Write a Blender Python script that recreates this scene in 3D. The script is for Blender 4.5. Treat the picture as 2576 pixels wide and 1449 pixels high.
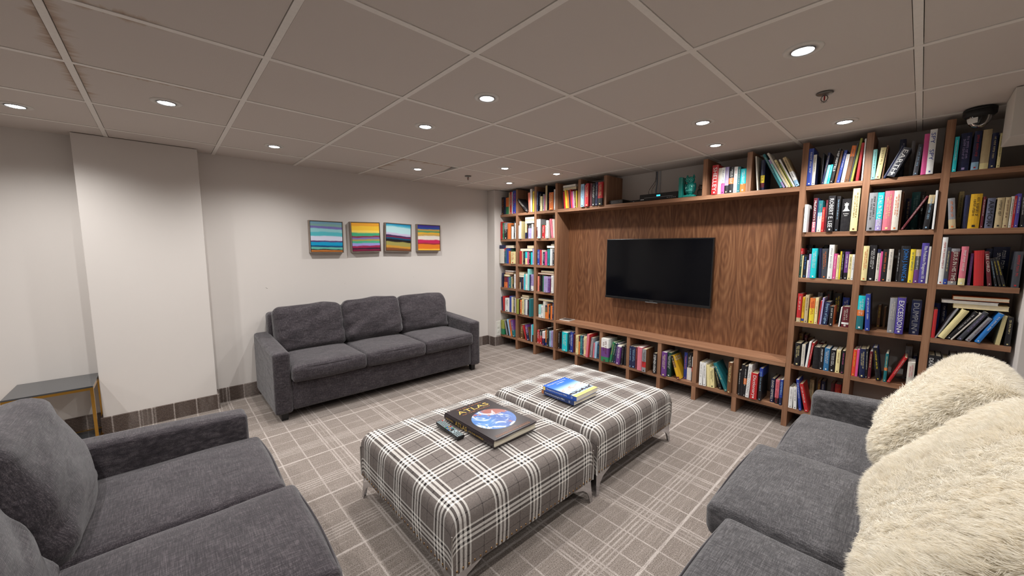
import bpy, bmesh, math, random
import numpy as np
from mathutils import Vector, Matrix, noise as mnoise

# ------------------------------------------------------------------ clear, camera, world, exposure
for _o in list(bpy.data.objects):
    bpy.data.objects.remove(_o, do_unlink=True)
SC = bpy.context.scene
COLL = SC.collection
PI = math.pi
CAM_Z = 1.372
cam_data = bpy.data.cameras.new('camera')
cam_data.sensor_fit = 'HORIZONTAL'
cam_data.sensor_width = 36.0
cam_data.lens = 947.12 / 2576 * 36.0
cam_data.clip_start = 0.02
cam = bpy.data.objects.new('camera', cam_data)
COLL.objects.link(cam)
YAW, PIT, ROL = 0.823722891, 0.106512496, 0.00222512
_f = Vector((-math.sin(YAW)*math.cos(PIT), math.cos(YAW)*math.cos(PIT), -math.sin(PIT)))
_r = Vector((math.cos(YAW), math.sin(YAW), 0))
_u = _r.cross(_f)
_r2 = _r*math.cos(ROL) + _u*math.sin(ROL)
_u2 = -_r*math.sin(ROL) + _u*math.cos(ROL)
_m = Matrix((_r2, _u2, -_f)).transposed().to_4x4()
_m.translation = Vector((0, 0, CAM_Z))
cam.matrix_world = _m
SC.camera = cam

world = bpy.data.worlds.new('world')
SC.world = world
world.use_nodes = True
world.node_tree.nodes['Background'].inputs[0].default_value = (0.9, 0.88, 0.86, 1)
world.node_tree.nodes['Background'].inputs[1].default_value = 0.05
SC.view_settings.view_transform = 'Standard'
SC.view_settings.look = 'None'
SC.view_settings.gamma = 1.0
SC.view_settings.use_curve_mapping = False
SC.view_settings.exposure = 0.06
LAMP_W = 46.0          # watts of each recessed downlight
BOOKS = '''\
@c0 5 top shelf, left column left of television
-3.952 .0458 .2327 0 .012 k - o 1.3004 thick black book, first from left, top shelf, left column left of television
-3.9053 .0402 .2292 0 .015 n . . 1.1386 thick navy book, second from left, top shelf, left column left of television
-3.8642 .0569 .2203 0 .01 g,o@.45 . . 1.5735 thick orange and green book, third from left, top shelf, left column left of television
-3.8062 .0245 .2828 0 .01 d . . .8782 tall beige book, fourth from left, top shelf, left column left of television
-3.781 .0315 .2877 0 .01 r - w 1.1613 tall red book, fifth from left, top shelf, left column left of television
-3.7486 .0216 .2847 0 .01 W . . .7955 tall off-white book, sixth from left, top shelf, left column left of television
-3.7194 .0644 .295 0 0 b - p 2.4731 thick blue book, seventh from left, top shelf, left column left of television
@c1 5 top shelf, middle column left of television
-3.4559 .0485 .1582 -.8165 -.02 k - W 1.0805 leaning black book, first from left, top shelf, middle column left of television
-3.4177 .0349 .2407 -.0734 0 s1 . . 1.1957 tall salmon book, second from left, top shelf, middle column left of television
-3.382 .026 .2814 -.0489 0 w . . 1.0484 tall white book, third from left, top shelf, middle column left of television
-3.3513 .0236 .25 0 .005 y - k .8539 tall yellow book, fourth from left, top shelf, middle column left of television
@c2 5 top shelf, right column left of television
-3.28 .0228 .2412 0 0 n - s .8238 tall navy book, first from left, top shelf, right column left of television
-3.2565 .0267 .2124 0 .02 k - w .8574 black book, second from left, top shelf, right column left of television
-3.2288 .0306 .1777 0 .01 Y - e .8274 cream book, third from left, top shelf, right column left of television
-3.1974 .0324 .2029 0 .02 e - w 1.0079 grey book, fourth from left, top shelf, right column left of television
-3.1639 .012 .1847 0 .015 p . . .3441 thin pink book, fifth from left, top shelf, right column left of television
-3.1512 .0141 .217 0 .015 p,k@.3 . . .4717 black and pink book, sixth from left, top shelf, right column left of television
-3.1364 .0298 .295 0 0 d|k . . 1.374 tall beige book, seventh from left, top shelf, right column left of television
-3.1058 .0258 .2166 0 .02 n - w .8741 navy book, eighth from left, top shelf, right column left of television
-3.068 .0657 .2044 0 -.01 o|R - Y 2.1577 thick orange book, ninth from left, top shelf, right column left of television
-3.0011 .0191 .2357 0 0 w - R .7317 white book, tenth from left, top shelf, right column left of television
@c0 4 second shelf, left column left of television
-3.952 .0281 .2358 0 -.01 r . . .8055 red book, first from left, second shelf, left column left of television
-3.9231 .0305 .222 0 0 g - w .8271 green book, second from left, second shelf, left column left of television
-3.8917 .0701 .2228 0 0 k,e@.6 - w 1.9374 thick black and grey book, third from left, second shelf, left column left of television
-3.8205 .0565 .2099 0 0 o . . 1.4991 thick orange book, fourth from left, second shelf, left column left of television
-3.7629 .0195 .1927 0 .01 D . . .4786 brown book, fifth from left, second shelf, left column left of television
-3.7427 .0361 .1645 0 0 w . . .766 thick white book, sixth from left, second shelf, left column left of television
-3.7057 .0251 .2321 0 .01 k - w .7494 black book, seventh from left, second shelf, left column left of television
-3.6783 .0215 .2078 0 .005 w - k .5806 white book, eighth from left, second shelf, left column left of television
@c1 4 second shelf, middle column left of television
-3.6019 .014 .1723 0 0 w . . .321 white book, first from left, second shelf, middle column left of television
-3.5761 .0333 .2243 0 -.01 w|Y -&BALANCE e 1.0027 white book, second from left, second shelf, middle column left of television
-3.4867 .0293 .1925 0 .005 n,Y@.4 . . .7769 cream and navy book, third from left, second shelf, middle column left of television
-3.4568 .0201 .1917 0 .01 k - o .5357 black book, fourth from left, second shelf, middle column left of television
-3.4262 .0569 .1859 0 0 v,k@.7 - w 1.5006 thick lilac and black book, fifth from left, second shelf, middle column left of television
-3.3682 .0302 .1808 0 0 W . . .7858 off-white book, sixth from left, second shelf, middle column left of television
-3.3372 .013 .1464 0 .005 e . . .2727 thin grey book, seventh from left, second shelf, middle column left of television
f -3.5098 -3.3482 1.6854 1.7137 w white book lying flat, lowest, second shelf, middle column left of television
f -3.51 -3.3484 1.715 1.7343 d beige book lying flat, second lowest, second shelf, middle column left of television
f -3.508 -3.3488 1.7361 1.7648 w white book lying flat, third lowest, second shelf, middle column left of television
@c2 4 second shelf, right column left of television
-3.2783 .0275 .2345 0 0 R,w@.6 - w .9465 maroon and white book, first from left, second shelf, right column left of television
-3.2474 .0454 .2339 0 -.015 w|e - c 1.5978 thick white book, second from left, second shelf, right column left of television
-3.201 .0144 .1687 0 .01 g . . .3666 green book, third from left, second shelf, right column left of television
-3.1859 .0407 .1606 0 0 r - w .9972 thick red book, fourth from left, second shelf, right column left of television
-3.1443 .0202 .157 0 .01 W - k .4876 off-white book, fifth from left, second shelf, right column left of television
-3.1097 .0341 .2131 0 -.01 w|W - k 1.125 white book, sixth from left, second shelf, right column left of television
-3.0327 .0233 .2267 -.1451 0 s2 - R .8448 leaning dusty pink book, seventh from left, second shelf, right column left of television
-3.0086 .0174 .2228 -.0967 .01 W - e .6227 leaning off-white book, eighth from left, second shelf, right column left of television
@c0 3 third shelf, left column left of television
-3.952 .0667 .2485 0 -.03 W,n@.8 . . 2.1609 thick off-white and navy book, first from left, third shelf, left column left of television
-3.8846 .0197 .2082 0 0 n,r@.8 - w .5819 navy and red book, second from left, third shelf, left column left of television
-3.8642 .0227 .1982 0 0 t - s .6401 teal book, third from left, third shelf, left column left of television
-3.8407 .043 .2051 0 0 b . . 1.2352 thick blue book, fourth from left, third shelf, left column left of television
-3.7934 .0253 .1684 -.0198 0 o - k .596 orange book, fifth from left, third shelf, left column left of television
-3.7673 .0254 .1953 0 .01 G - r .6912 dark green book, sixth from left, third shelf, left column left of television
-3.7378 .0819 .1625 -.0198 -.015 Y - r 1.7966 thick cream book, seventh from left, third shelf, left column left of television
f -3.8843 -3.7264 1.3681 1.4066 W off-white book lying flat atop others, third shelf, left column left of television
@c1 3 third shelf, middle column left of television
-3.5836 .0336 .1715 0 0 r . . .7668 red book, first from left, third shelf, middle column left of television
-3.5494 .0255 .1705 0 .01 d . . .5824 beige book, second from left, third shelf, middle column left of television
-3.5161 .0353 .1645 0 0 k - v .7867 black book, third from left, third shelf, middle column left of television
-3.4794 .0385 .1617 0 0 Y,c@.5 . . .8535 thick cream and turquoise book, fourth from left, third shelf, middle column left of television
-3.4389 .0267 .162 0 0 p - Y .6037 pink book, fifth from left, third shelf, middle column left of television
-3.4115 .0308 .1717 0 0 k - w .7465 black book, sixth from left, third shelf, middle column left of television
-3.3798 .0293 .1563 0 .005 c . . .6502 turquoise book, seventh from left, third shelf, middle column left of television
-3.3497 .0281 .2002 0 .005 v - w .8081 lilac book, eighth from left, third shelf, middle column left of television
f -3.5948 -3.3747 1.3305 1.3608 w white book lying flat, lowest, third shelf, middle column left of television
f -3.4686 -3.3511 1.3626 1.4021 e grey book lying flat, second lowest, third shelf, middle column left of television
@c2 3 third shelf, right column left of television
-3.2613 .0381 .1913 0 0 b - w 1.0694 thick blue book, first from left, third shelf, right column left of television
-3.2206 .0332 .1885 0 0 r - p .9365 red book, second from left, third shelf, right column left of television
-3.1865 .0124 .1871 0 .005 W . . .3485 thin off-white book, third from left, third shelf, right column left of television
-3.1689 .033 .1616 0 0 n - w .8026 navy book, fourth from left, third shelf, right column left of television
-3.1339 .0326 .1679 0 0 p - r .8343 pink book, fifth from left, third shelf, right column left of television
-3.0901 .0418 .1982 0 -.005 t - c 1.2925 thick teal book, sixth from left, third shelf, right column left of television
-3.0474 .0228 .2043 0 0 w . . .7357 white book, seventh from left, third shelf, right column left of television
-3.0238 .0178 .1984 0 .005 e - w .5544 grey book, eighth from left, third shelf, right column left of television
-3.0035 .0215 .1602 0 0 k - w .5471 black book, ninth from left, third shelf, right column left of television
f -3.126 -3.0104 1.3711 1.3981 W off-white book lying flat, lowest, third shelf, right column left of television
f -3.062 -3.0107 1.3995 1.4173 e grey book lying flat, second lowest, third shelf, right column left of television
@c0 2 fourth shelf, left column left of television
-3.937 .0207 .1939 0 0 n . . .4816 navy book, first from left, fourth shelf, left column left of television
-3.9156 .0206 .1515 0 .01 k . . .3763 black book, second from left, fourth shelf, left column left of television
-3.8885 .0649 .1515 0 0 o,R@.5 - r 1.2042 thick orange and maroon book, third from left, fourth shelf, left column left of television
-3.8225 .0216 .145 0 .005 P . . .3871 purple book, fourth from left, fourth shelf, left column left of television
-3.7969 .0436 .151 0 0 t - s .8249 thick teal book, fifth from left, fourth shelf, left column left of television
-3.7524 .026 .1526 0 .005 d - k .5021 beige book, sixth from left, fourth shelf, left column left of television
-3.7255 .0285 .1509 0 .005 k - y .5436 black book, seventh from left, fourth shelf, left column left of television
-3.6895 .034 .1933 0 0 w - P .8403 white book, eighth from left, fourth shelf, left column left of television
f -3.9154 -3.8092 .9785 1.0076 y yellow book lying flat, lowest, fourth shelf, left column left of television
f -3.8957 -3.7348 1.0131 1.0376 r red book lying flat, second lowest, fourth shelf, left column left of television
f -3.8957 -3.725 1.0412 1.0649 R maroon book lying flat, third lowest, fourth shelf, left column left of television
@c1 2 fourth shelf, middle column left of television
-3.5767 .0188 .1531 0 0 d,k@.6 . . .3803 beige and black book, first from left, fourth shelf, middle column left of television
-3.5555 .0201 .1544 0 0 n . . .4123 navy book, second from left, fourth shelf, middle column left of television
-3.5336 .0232 .1493 0 0 k - o .4636 black book, third from left, fourth shelf, middle column left of television
-3.5089 .0231 .1573 0 0 v . . .4884 lilac book, fourth from left, fourth shelf, middle column left of television
-3.4753 .0226 .2028 0 -.02 c . . .6297 turquoise book, fifth from left, fourth shelf, middle column left of television
-3.4519 .038 .2109 0 -.02 w - e 1.1133 thick white book, sixth from left, fourth shelf, middle column left of television
-3.413 .0353 .2763 0 -.02 a . . 1.3724 tall aqua book, seventh from left, fourth shelf, middle column left of television
-3.3768 .0123 .2049 0 -.02 n . . .3563 thin navy book, eighth from left, fourth shelf, middle column left of television
-3.3639 .0439 .2087 0 -.01 w,v@.3 - R 1.2962 thick lilac and white book, ninth from left, fourth shelf, middle column left of television
-3.615 .0668 .2621 0 .17 p . . 2.2789 thick pink book, first from left in back row, fourth shelf, middle column left of television
-3.5277 .0484 .2638 0 .17 t - y 1.7203 thick teal book, second from left in back row, fourth shelf, middle column left of television
f -3.615 -3.5178 .9857 1.0114 d beige book lying flat, lowest, fourth shelf, middle column left of television
f -3.615 -3.5181 1.013 1.0518 Y cream book lying flat, second lowest, fourth shelf, middle column left of television
@c2 2 fourth shelf, right column left of television
-3.2507 .0235 .1914 0 0 s1 . . .6536 salmon book, first from left, fourth shelf, right column left of television
-3.222 .0251 .2056 0 0 k - o .7661 black book, second from left, fourth shelf, right column left of television
-3.196 .0258 .2093 0 .01 k . . .8058 black book, third from left, fourth shelf, right column left of television
-3.1619 .0112 .2022 0 0 g . . .339 thin green book, fourth from left, fourth shelf, right column left of television
-3.1355 .0649 .1969 0 -.015 v - e 1.9564 thick lilac book, fifth from left, fourth shelf, right column left of television
-3.0695 .0319 .1694 0 -.01 P - v .8414 purple book, sixth from left, fourth shelf, right column left of television
-3.0367 .026 .1672 0 0 R . . .6749 maroon book, seventh from left, fourth shelf, right column left of television
-3.0095 .0295 .2131 0 -.02 w - k .9923 white book, eighth from left, fourth shelf, right column left of television
f -3.2755 -3.0121 1.0399 1.0614 r red book lying flat, lowest, fourth shelf, right column left of television
f -3.2206 -3.0126 1.0643 1.0887 e grey book lying flat, second lowest, fourth shelf, right column left of television
@c0 1 fifth shelf, left column left of television
-3.9285 .021 .1951 -.0983 0 n . . .4846 leaning navy book, first from left, fifth shelf, left column left of television
-3.9054 .0395 .2043 -.0912 0 r . . .9644 leaning red book, second from left, fifth shelf, left column left of television
-3.8582 .0792 .1852 0 -.01 w - G 1.8054 thick white book, third from left, fifth shelf, left column left of television
-3.7778 .0373 .2199 0 0 b . . 1.0244 thick blue book, fourth from left, fifth shelf, left column left of television
-3.7396 .0197 .2094 0 0 W . . .5202 off-white book, fifth from left, fifth shelf, left column left of television
-3.7191 .0191 .1709 0 0 Y . . .4139 cream book, sixth from left, fifth shelf, left column left of television
-3.6992 .0226 .1891 0 .005 k - w .5403 black book, seventh from left, fifth shelf, left column left of television
-3.6711 .0156 .2025 0 0 w . . .4025 white book, eighth from left, fifth shelf, left column left of television
@c1 1 fifth shelf, middle column left of television
-3.609 .0471 .2012 0 -.03 l|k . . 1.2492 thick olive green book, first from left, fifth shelf, middle column left of television
-3.5609 .0337 .1888 0 -.01 k,o@.0 - w .8441 orange book, second from left, fifth shelf, middle column left of television
-3.5263 .0324 .2012 0 -.01 Y - k .8745 cream book, third from left, fifth shelf, middle column left of television
-3.4931 .0299 .2012 0 0 e - w .812 grey book, fourth from left, fifth shelf, middle column left of television
-3.4624 .0341 .2018 0 -.005 w . . .94 white book, fifth from left, fifth shelf, middle column left of television
-3.4274 .0257 .201 0 0 k - p .7113 black book, sixth from left, fifth shelf, middle column left of television
-3.3537 .031 .23 0 -.05 t . . .9996 teal book, seventh from left, fifth shelf, middle column left of television
-3.5665 .0749 .2378 0 .17 B - W 2.3623 bright blue book, first from left in back row, fifth shelf, middle column left of television
f -3.5834 -3.4351 .6972 .7215 e grey book lying flat, lowest, fifth shelf, middle column left of television
f -3.56 -3.4353 .724 .7492 d beige book lying flat, second lowest, fifth shelf, middle column left of television
@c2 1 fifth shelf, right column left of television
-3.2335 .0406 .1627 0 0 w,a@.25 - w .9596 thick aqua and white book, first from left, fifth shelf, right column left of television
-3.1862 .0349 .1557 0 -.005 w - k .8025 white book, second from left, fifth shelf, right column left of television
-3.1495 .0292 .2111 0 -.005 W . . .9176 off-white book, third from left, fifth shelf, right column left of television
-3.1175 .033 .1661 0 0 o,n@.5 - y .8251 orange and navy book, fourth from left, fifth shelf, right column left of television
-3.0824 .0225 .1849 0 0 P,o@.0 . . .6315 orange book, fifth from left, fifth shelf, right column left of television
-3.0579 .0215 .1722 0 0 k - w .5669 black book, sixth from left, fifth shelf, right column left of television
-3.0316 .0289 .1696 0 0 o . . .7582 orange book, seventh from left, fifth shelf, right column left of television
-2.9995 .0179 .2121 0 0 n - w .5928 navy book, eighth from left, fifth shelf, right column left of television
f -3.2625 -3.0142 .7071 .732 e grey book lying flat atop others, fifth shelf, right column left of television
@c0 0 bottom shelf, left column left of television
-3.9442 .0634 .2027 -.0383 -.005 g,l@.4 . . 1.6449 thick olive green and green book, first from left, bottom shelf, left column left of television
-3.8381 .0198 .1994 -.2444 0 e . . .5449 leaning grey book, second from left, bottom shelf, left column left of television
-3.8089 .0314 .2005 -.2878 .005 k . . .8631 leaning black book, third from left, bottom shelf, left column left of television
-3.7763 .0243 .226 -.2659 0 s - w .7486 leaning pale blue book, fourth from left, bottom shelf, left column left of television
-3.7515 .0336 .224 -.1951 0 o - R 1.0203 leaning orange book, fifth from left, bottom shelf, left column left of television
-3.7075 .0536 .2247 -.2391 -.005 t,P@.4 - W 1.5818 leaning purple and teal book, sixth from left, bottom shelf, left column left of television
@c1 0 bottom shelf, middle column left of television
-3.5816 .0566 .1924 0 .02 D - Y 1.4341 thick brown book, first from left, bottom shelf, middle column left of television
-3.4614 .0226 .1863 -.3296 0 r . . .5707 leaning red book, second from left, bottom shelf, middle column left of television
-3.4373 .0475 .2024 -.2094 0 n,P@.5 - w 1.3069 leaning navy and purple book, third from left, bottom shelf, middle column left of television
-3.3796 .015 .1797 -.257 0 D . . .3719 leaning brown book, fourth from left, bottom shelf, middle column left of television
-3.3623 .0208 .2225 0 0 s . . .6447 pale blue book, fifth from left, bottom shelf, middle column left of television
-3.3408 .0206 .2304 0 0 k,c@.4 . . .6678 turquoise and black book, sixth from left, bottom shelf, middle column left of television
@c2 0 bottom shelf, right column left of television
-3.2529 .0387 .1719 0 0 r - w .9535 thick red book, first from left, bottom shelf, right column left of television
-3.2119 .0422 .181 0 0 r,k@.6 - w 1.1091 thick red and black book, second from left, bottom shelf, right column left of television
-3.1468 .0402 .1756 0 -.02 n,w@.5 - p 1.0471 thick navy and white book, third from left, bottom shelf, right column left of television
-3.0989 .023 .1983 0 -.01 b,o@.2 . . .6895 orange and blue book, fourth from left, bottom shelf, right column left of television
-3.0751 .0356 .2312 0 -.02 k - Y 1.2635 black book, fifth from left, bottom shelf, right column left of television
-3.0386 .0289 .1968 0 -.01 s - k .88 pale blue book, sixth from left, bottom shelf, right column left of television
-3.0089 .0286 .202 0 -.01 v - k .9031 lilac book, seventh from left, bottom shelf, right column left of television
@T1 5 first compartment above television
-2.861 .009 .1977 -.0596 0 k . . .304 thin black book, first from left, first compartment above television
-2.8439 .0249 .1936 -.0981 0 r . . .8268 leaning red book, second from left, first compartment above television
-2.8138 .0256 .2071 -.1203 -.005 y . . .9196 leaning yellow book, third from left, first compartment above television
-2.7874 .0229 .1981 -.0971 -.005 o - y .7952 leaning orange book, fourth from left, first compartment above television
-2.7617 .0155 .204 -.1069 0 n . . .5575 leaning navy book, fifth from left, first compartment above television
-2.741 .0169 .2081 -.1283 0 r . . .622 leaning red book, sixth from left, first compartment above television
-2.7211 .0169 .1845 -.1153 0 p . . .5513 leaning pink book, seventh from left, first compartment above television
-2.6994 .0096 .1857 -.1017 0 w . . .3171 leaning white book, eighth from left, first compartment above television
-2.6889 .0229 .1879 -.0805 0 D - Y .7702 leaning brown book, ninth from left, first compartment above television
-2.6637 .0095 .1886 -.0629 0 y . . .3221 thin yellow book, tenth from left, first compartment above television
f -2.8822 -2.695 2.0331 2.0629 W off-white book lying flat, lowest, first compartment above television
f -2.8878 -2.7052 2.0652 2.0912 e grey book lying flat, second lowest, first compartment above television
@T2 5 second compartment above television
-2.5949 .0441 .2443 0 -.02 s|t - n 2.0237 thick pale blue book, first from left, second compartment above television
-2.5499 .0167 .2315 0 -.01 s2 . . .7314 dusty pink book, second from left, second compartment above television
-2.532 .0391 .2439 0 -.02 r - Y 1.8329 thick red book, third from left, second compartment above television
-2.492 .0331 .2432 0 0 R . . 1.5574 tall maroon book, fourth from left, second compartment above television
-2.4531 .0393 .2363 0 -.01 k - w 1.8159 thick black book, fifth from left, second compartment above television
-2.4081 .0301 .2435 0 -.012 n - w 1.4555 tall navy book, sixth from left, second compartment above television
-2.3712 .0562 .2397 0 -.02 k,r@.3 - Y 2.7226 thick red and black book, seventh from left, second compartment above television
@T6 5 compartment beside owl above television
-1.2445 .0473 .2402 0 -.005 r SHELLEY w 3.636 thick red book, first from left, compartment beside owl above television
-1.1958 .0233 .211 0 0 W - e 1.5971 off-white book, second from left, compartment beside owl above television
-1.1714 .0259 .212 0 0 p,w@.4 - k 1.818 white and pink book, third from left, compartment beside owl above television
-1.1448 .0285 .2122 0 0 k,v@.3 - Y 2.0341 lilac and black book, fourth from left, compartment beside owl above television
-1.1155 .0368 .2066 0 0 k,o@.35,k@.58 - w 2.6052 thick black and orange book, fifth from left, compartment beside owl above television
-1.0777 .0261 .2047 0 0 w - r 1.8588 white book, sixth from left, compartment beside owl above television
-1.0508 .0206 .2009 0 0 t - W 1.4595 teal book, seventh from left, compartment beside owl above television
-1.0294 .0381 .1808 0 0 o,c@.35 - w 2.4624 thick turquoise and orange book, eighth from left, compartment beside owl above television
@T7 5 last compartment above television
-.9082 .0089 .2625 -.0997 0 W . . .8742 leaning off-white book, first from left, last compartment above television
-.8987 .028 .2315 0 .03 n,R@.1,y@.25,n@.5 - k 2.4527 navy and yellow book, second from left, last compartment above television
-.7577 .0175 .2653 -.4571 0 t - W 1.8737 leaning teal book, third from left, last compartment above television
-.7383 .0128 .2194 -.4596 0 v,a@.2,v@.85 . . 1.1513 leaning aqua and lilac book, fourth from left, last compartment above television
-.7186 .0135 .2698 -.4817 0 W . . 1.4974 leaning off-white book, fifth from left, last compartment above television
-.7044 .0145 .2101 -.464 0 Y Robert k 1.2718 leaning cream book, sixth from left, last compartment above television
-.6844 .0077 .1777 -.4589 0 l . . .5736 leaning olive green book, seventh from left, last compartment above television
-.6755 .0113 .2112 -.4621 0 w . . 1.0015 leaning white book, eighth from left, last compartment above television
-.6617 .0234 .2192 -.4161 0 s,w@.2,d@.5 - k 2.1677 leaning beige and white book, ninth from left, last compartment above television
@b1 0 first compartment below television
-2.9314 .0307 .2328 0 -.035 D - k 1.1486 brown book, first from left, first compartment below television
-2.8998 .024 .2111 0 0 k - w .8143 black book, second from left, first compartment below television
-2.875 .0463 .2188 0 .01 n,k@.3 . . 1.6291 thick black and navy book, third from left, first compartment below television
-2.8132 .0775 .2255 0 -.035 c|t - W 2.933 thick turquoise book, fourth from left, first compartment below television
-2.7345 .0239 .2249 0 0 n - w .9079 navy book, fifth from left, first compartment below television
-2.7098 .0392 .2383 0 -.01 b - w 1.6031 thick blue book, sixth from left, first compartment below television
-2.6697 .013 .2192 0 0 R . . .4915 thin maroon book, seventh from left, first compartment below television
@b2 0 second compartment below television
-2.607 .0296 .221 0 -.035 Y - k 1.1896 cream book, first from left, second compartment below television
-2.5766 .0168 .2172 0 -.02 o,R@.7 . . .6818 orange and maroon book, second from left, second compartment below television
-2.5591 .0316 .222 0 -.02 t - a 1.2946 teal book, third from left, second compartment below television
-2.5268 .0252 .2256 0 -.02 n - w 1.0521 navy book, fourth from left, second compartment below television
-2.5009 .0401 .221 0 -.03 Y - p 1.6651 thick cream book, fifth from left, second compartment below television
-2.46 .0281 .266 .0716 -.05 s2|r . . 1.4317 tall dusty pink book, sixth from left, second compartment below television
-2.4312 .0324 .2282 .0945 -.02 e - w 1.4329 leaning grey book, seventh from left, second compartment below television
-2.3913 .0182 .1699 .0534 -.01 s2 . . .6095 dusty pink book, eighth from left, second compartment below television
-2.37 .027 .1867 .0396 -.01 s - w 1.0049 pale blue book, ninth from left, second compartment below television
-2.3357 .0206 .1618 0 0 n - c .6531 navy book, tenth from left, second compartment below television
@b3 0 third compartment below television
-2.2676 .0884 .2494 0 -.035 g,P@.2,w@.6 - R 4.4748 thick white and purple book, first from left, third compartment below television
-2.1783 .0251 .2278 .1725 -.015 g - o 1.1849 leaning green book, second from left, third compartment below television
-2.1512 .0202 .2159 .1658 -.01 G - w .9102 leaning dark green book, third from left, third compartment below television
-2.1284 .0261 .2203 .1572 -.01 n - v 1.2253 leaning navy book, fourth from left, third compartment below television
-2.0897 .0392 .208 .1009 -.03 P,w@.93 - w 1.7723 leaning purple and white book, fifth from left, third compartment below television
-2.0429 .0204 .2027 .0684 -.01 k - e .9089 black book, sixth from left, third compartment below television
-2.012 .0225 .2142 .02 0 k . . 1.0565 black book, seventh from left, third compartment below television
@b4 0 fourth compartment below television
-1.945 .0271 .2201 0 -.01 n - s 1.337 navy book, first from left, fourth compartment below television
-1.9171 .0413 .2205 0 -.01 n - s 2.0703 thick navy book, second from left, fourth compartment below television
-1.874 .0155 .2244 0 -.01 R - o .7931 maroon book, third from left, fourth compartment below television
-1.8427 .0493 .234 0 -.035 s2 . . 2.6881 thick dusty pink book, fourth from left, fourth compartment below television
-1.7856 .0395 .2286 0 -.045 e,r@.2,e@.45|D - k 2.1461 thick grey and red book, fifth from left, fourth compartment below television
-1.6897 .0357 .2006 0 -.01 k STEPHEN_KING w 1.7728 black book, sixth from left, fourth compartment below television
@b5 0 fifth compartment below television
-1.5995 .0453 .2329 0 -.02 P - Y 2.7007 thick purple book, first from left, fifth compartment below television
-1.5536 .0379 .2338 0 0 G - w 2.3244 thick dark green book, second from left, fifth compartment below television
-1.444 .0242 .2111 -.3294 -.02 R,q@.12,D@.5,k@.78 -&STAR_WARS Y 1.3987 leaning golden yellow and brown book, third from left, fifth compartment below television
-1.4202 .0284 .2524 0 .06 b - o 1.9513 tall blue book, fourth from left, fifth compartment below television
-1.3872 .0407 .2589 0 .05 w,k@.45 - w 2.9169 thick black and white book, fifth from left, fifth compartment below television
-1.3368 .0148 .2311 0 .03 k,r@.4,w@.6 . . .9697 black and white book, sixth from left, fifth compartment below television
@b6 0 sixth compartment below television
-1.2565 .0276 .2092 0 -.005 w - e 1.7163 white book, first from left, sixth compartment below television
-1.2212 .0225 .2045 -.034 -.005 w - k 1.3885 white book, second from left, sixth compartment below television
-1.1894 .0255 .1933 -.0783 0 Y . . 1.5041 cream book, third from left, sixth compartment below television
-1.1626 .0342 .1754 -.081 0 Y - k 1.8606 leaning cream book, fourth from left, sixth compartment below television
-1.0938 .0223 .1595 -.2896 .01 k - Y 1.1285 leaning black book, fifth from left, sixth compartment below television
-1.044 .0259 .2221 -.4377 -.01 t - Y 1.8856 leaning teal book, sixth from left, sixth compartment below television
-1.0196 .0286 .2647 0 -.03 D - Y 2.5087 tall brown book, seventh from left, sixth compartment below television
@b7 0 seventh compartment below television
-.9427 .0147 .2131 0 -.01 k - w 1.0551 black book, first from left, seventh compartment below television
-.9259 .0187 .2651 0 -.01 Y,k@.0 - k 1.6876 tall black book, second from left, seventh compartment below television
-.9052 .0184 .2567 0 -.01 k,o@.4,k@.6 - w 1.6345 tall black and orange book, third from left, seventh compartment below television
-.8861 .0242 .2786 .0399 -.015 w ITALIAN_COOKING e 2.3651 tall white book, fourth from left, seventh compartment below television
-.8526 .0458 .215 0 -.02 r Dictionary w 3.4985 thick red book, fifth from left, seventh compartment below television
-.7972 .0222 .2659 0 -.015 k,b@.75 - s 2.1442 tall black and blue book, sixth from left, seventh compartment below television
-.7226 .0235 .1934 0 .02 n DAVID_GEMMELL W 1.696 navy book, seventh from left, seventh compartment below television
-.6902 .0253 .1931 0 .01 k,s2@.25 DAVID_GEMMELL r 1.8579 dusty pink and black book, eighth from left, seventh compartment below television
-.6584 .0176 .2037 0 0 n,b@.3 GEMMELL s 1.3835 blue and navy book, ninth from left, seventh compartment below television
@r1 5 top shelf, left column right of television
-.598 .0276 .2564 0 -.005 b - w 3.0969 tall blue book, first from left, top shelf, left column right of television
-.5698 .0185 .2101 0 -.003 W|n - k 1.7257 off-white book, second from left, top shelf, left column right of television
-.522 .0069 .2171 0 .02 k . . .6293 thin black book, third from left, top shelf, left column right of television
-.5146 .0126 .2129 .1114 0 n - d 1.2551 leaning navy book, fourth from left, top shelf, left column right of television
-.5013 .0147 .129 .1255 0 a - w .8979 leaning aqua book, fifth from left, top shelf, left column right of television
-.4842 .012 .1294 .112 0 c - w .7503 leaning turquoise book, sixth from left, top shelf, left column right of television
-.4715 .0179 .2318 .1337 0 k HIP_HOTELS w 2.0159 leaning black book, seventh from left, top shelf, left column right of television
-.4457 .0118 .2153 .1007 .01 D . . 1.2485 leaning brown book, eighth from left, top shelf, left column right of television
-.4333 .016 .2136 .1318 0 b - w 1.6927 leaning blue book, ninth from left, top shelf, left column right of television
-.4113 .0183 .1851 .1029 0 w - r 1.6991 leaning white book, tenth from left, top shelf, left column right of television
-.3923 .0226 .2364 .1031 0 D,o@.7 - k 2.741 leaning brown and orange book, eleventh from left, top shelf, left column right of television
-.3674 .0066 .2478 .0959 0 E . . .8383 leaning charcoal book, twelfth from left, top shelf, left column right of television
-.3601 .0109 .2764 .1113 0 l - G 1.6029 leaning olive green book, thirteenth from left, top shelf, left column right of television
-.3354 .0136 .2455 .058 0 r . . 1.7795 tall red book, fourteenth from left, top shelf, left column right of television
-.3069 .0068 .2688 0 0 w . . .7793 thin white book, fifteenth from left, top shelf, left column right of television
@r2 5 top shelf, middle column right of television
-.26 .0184 .1898 0 -.005 a - n 1.8668 aqua book, first from left, top shelf, middle column right of television
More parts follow.
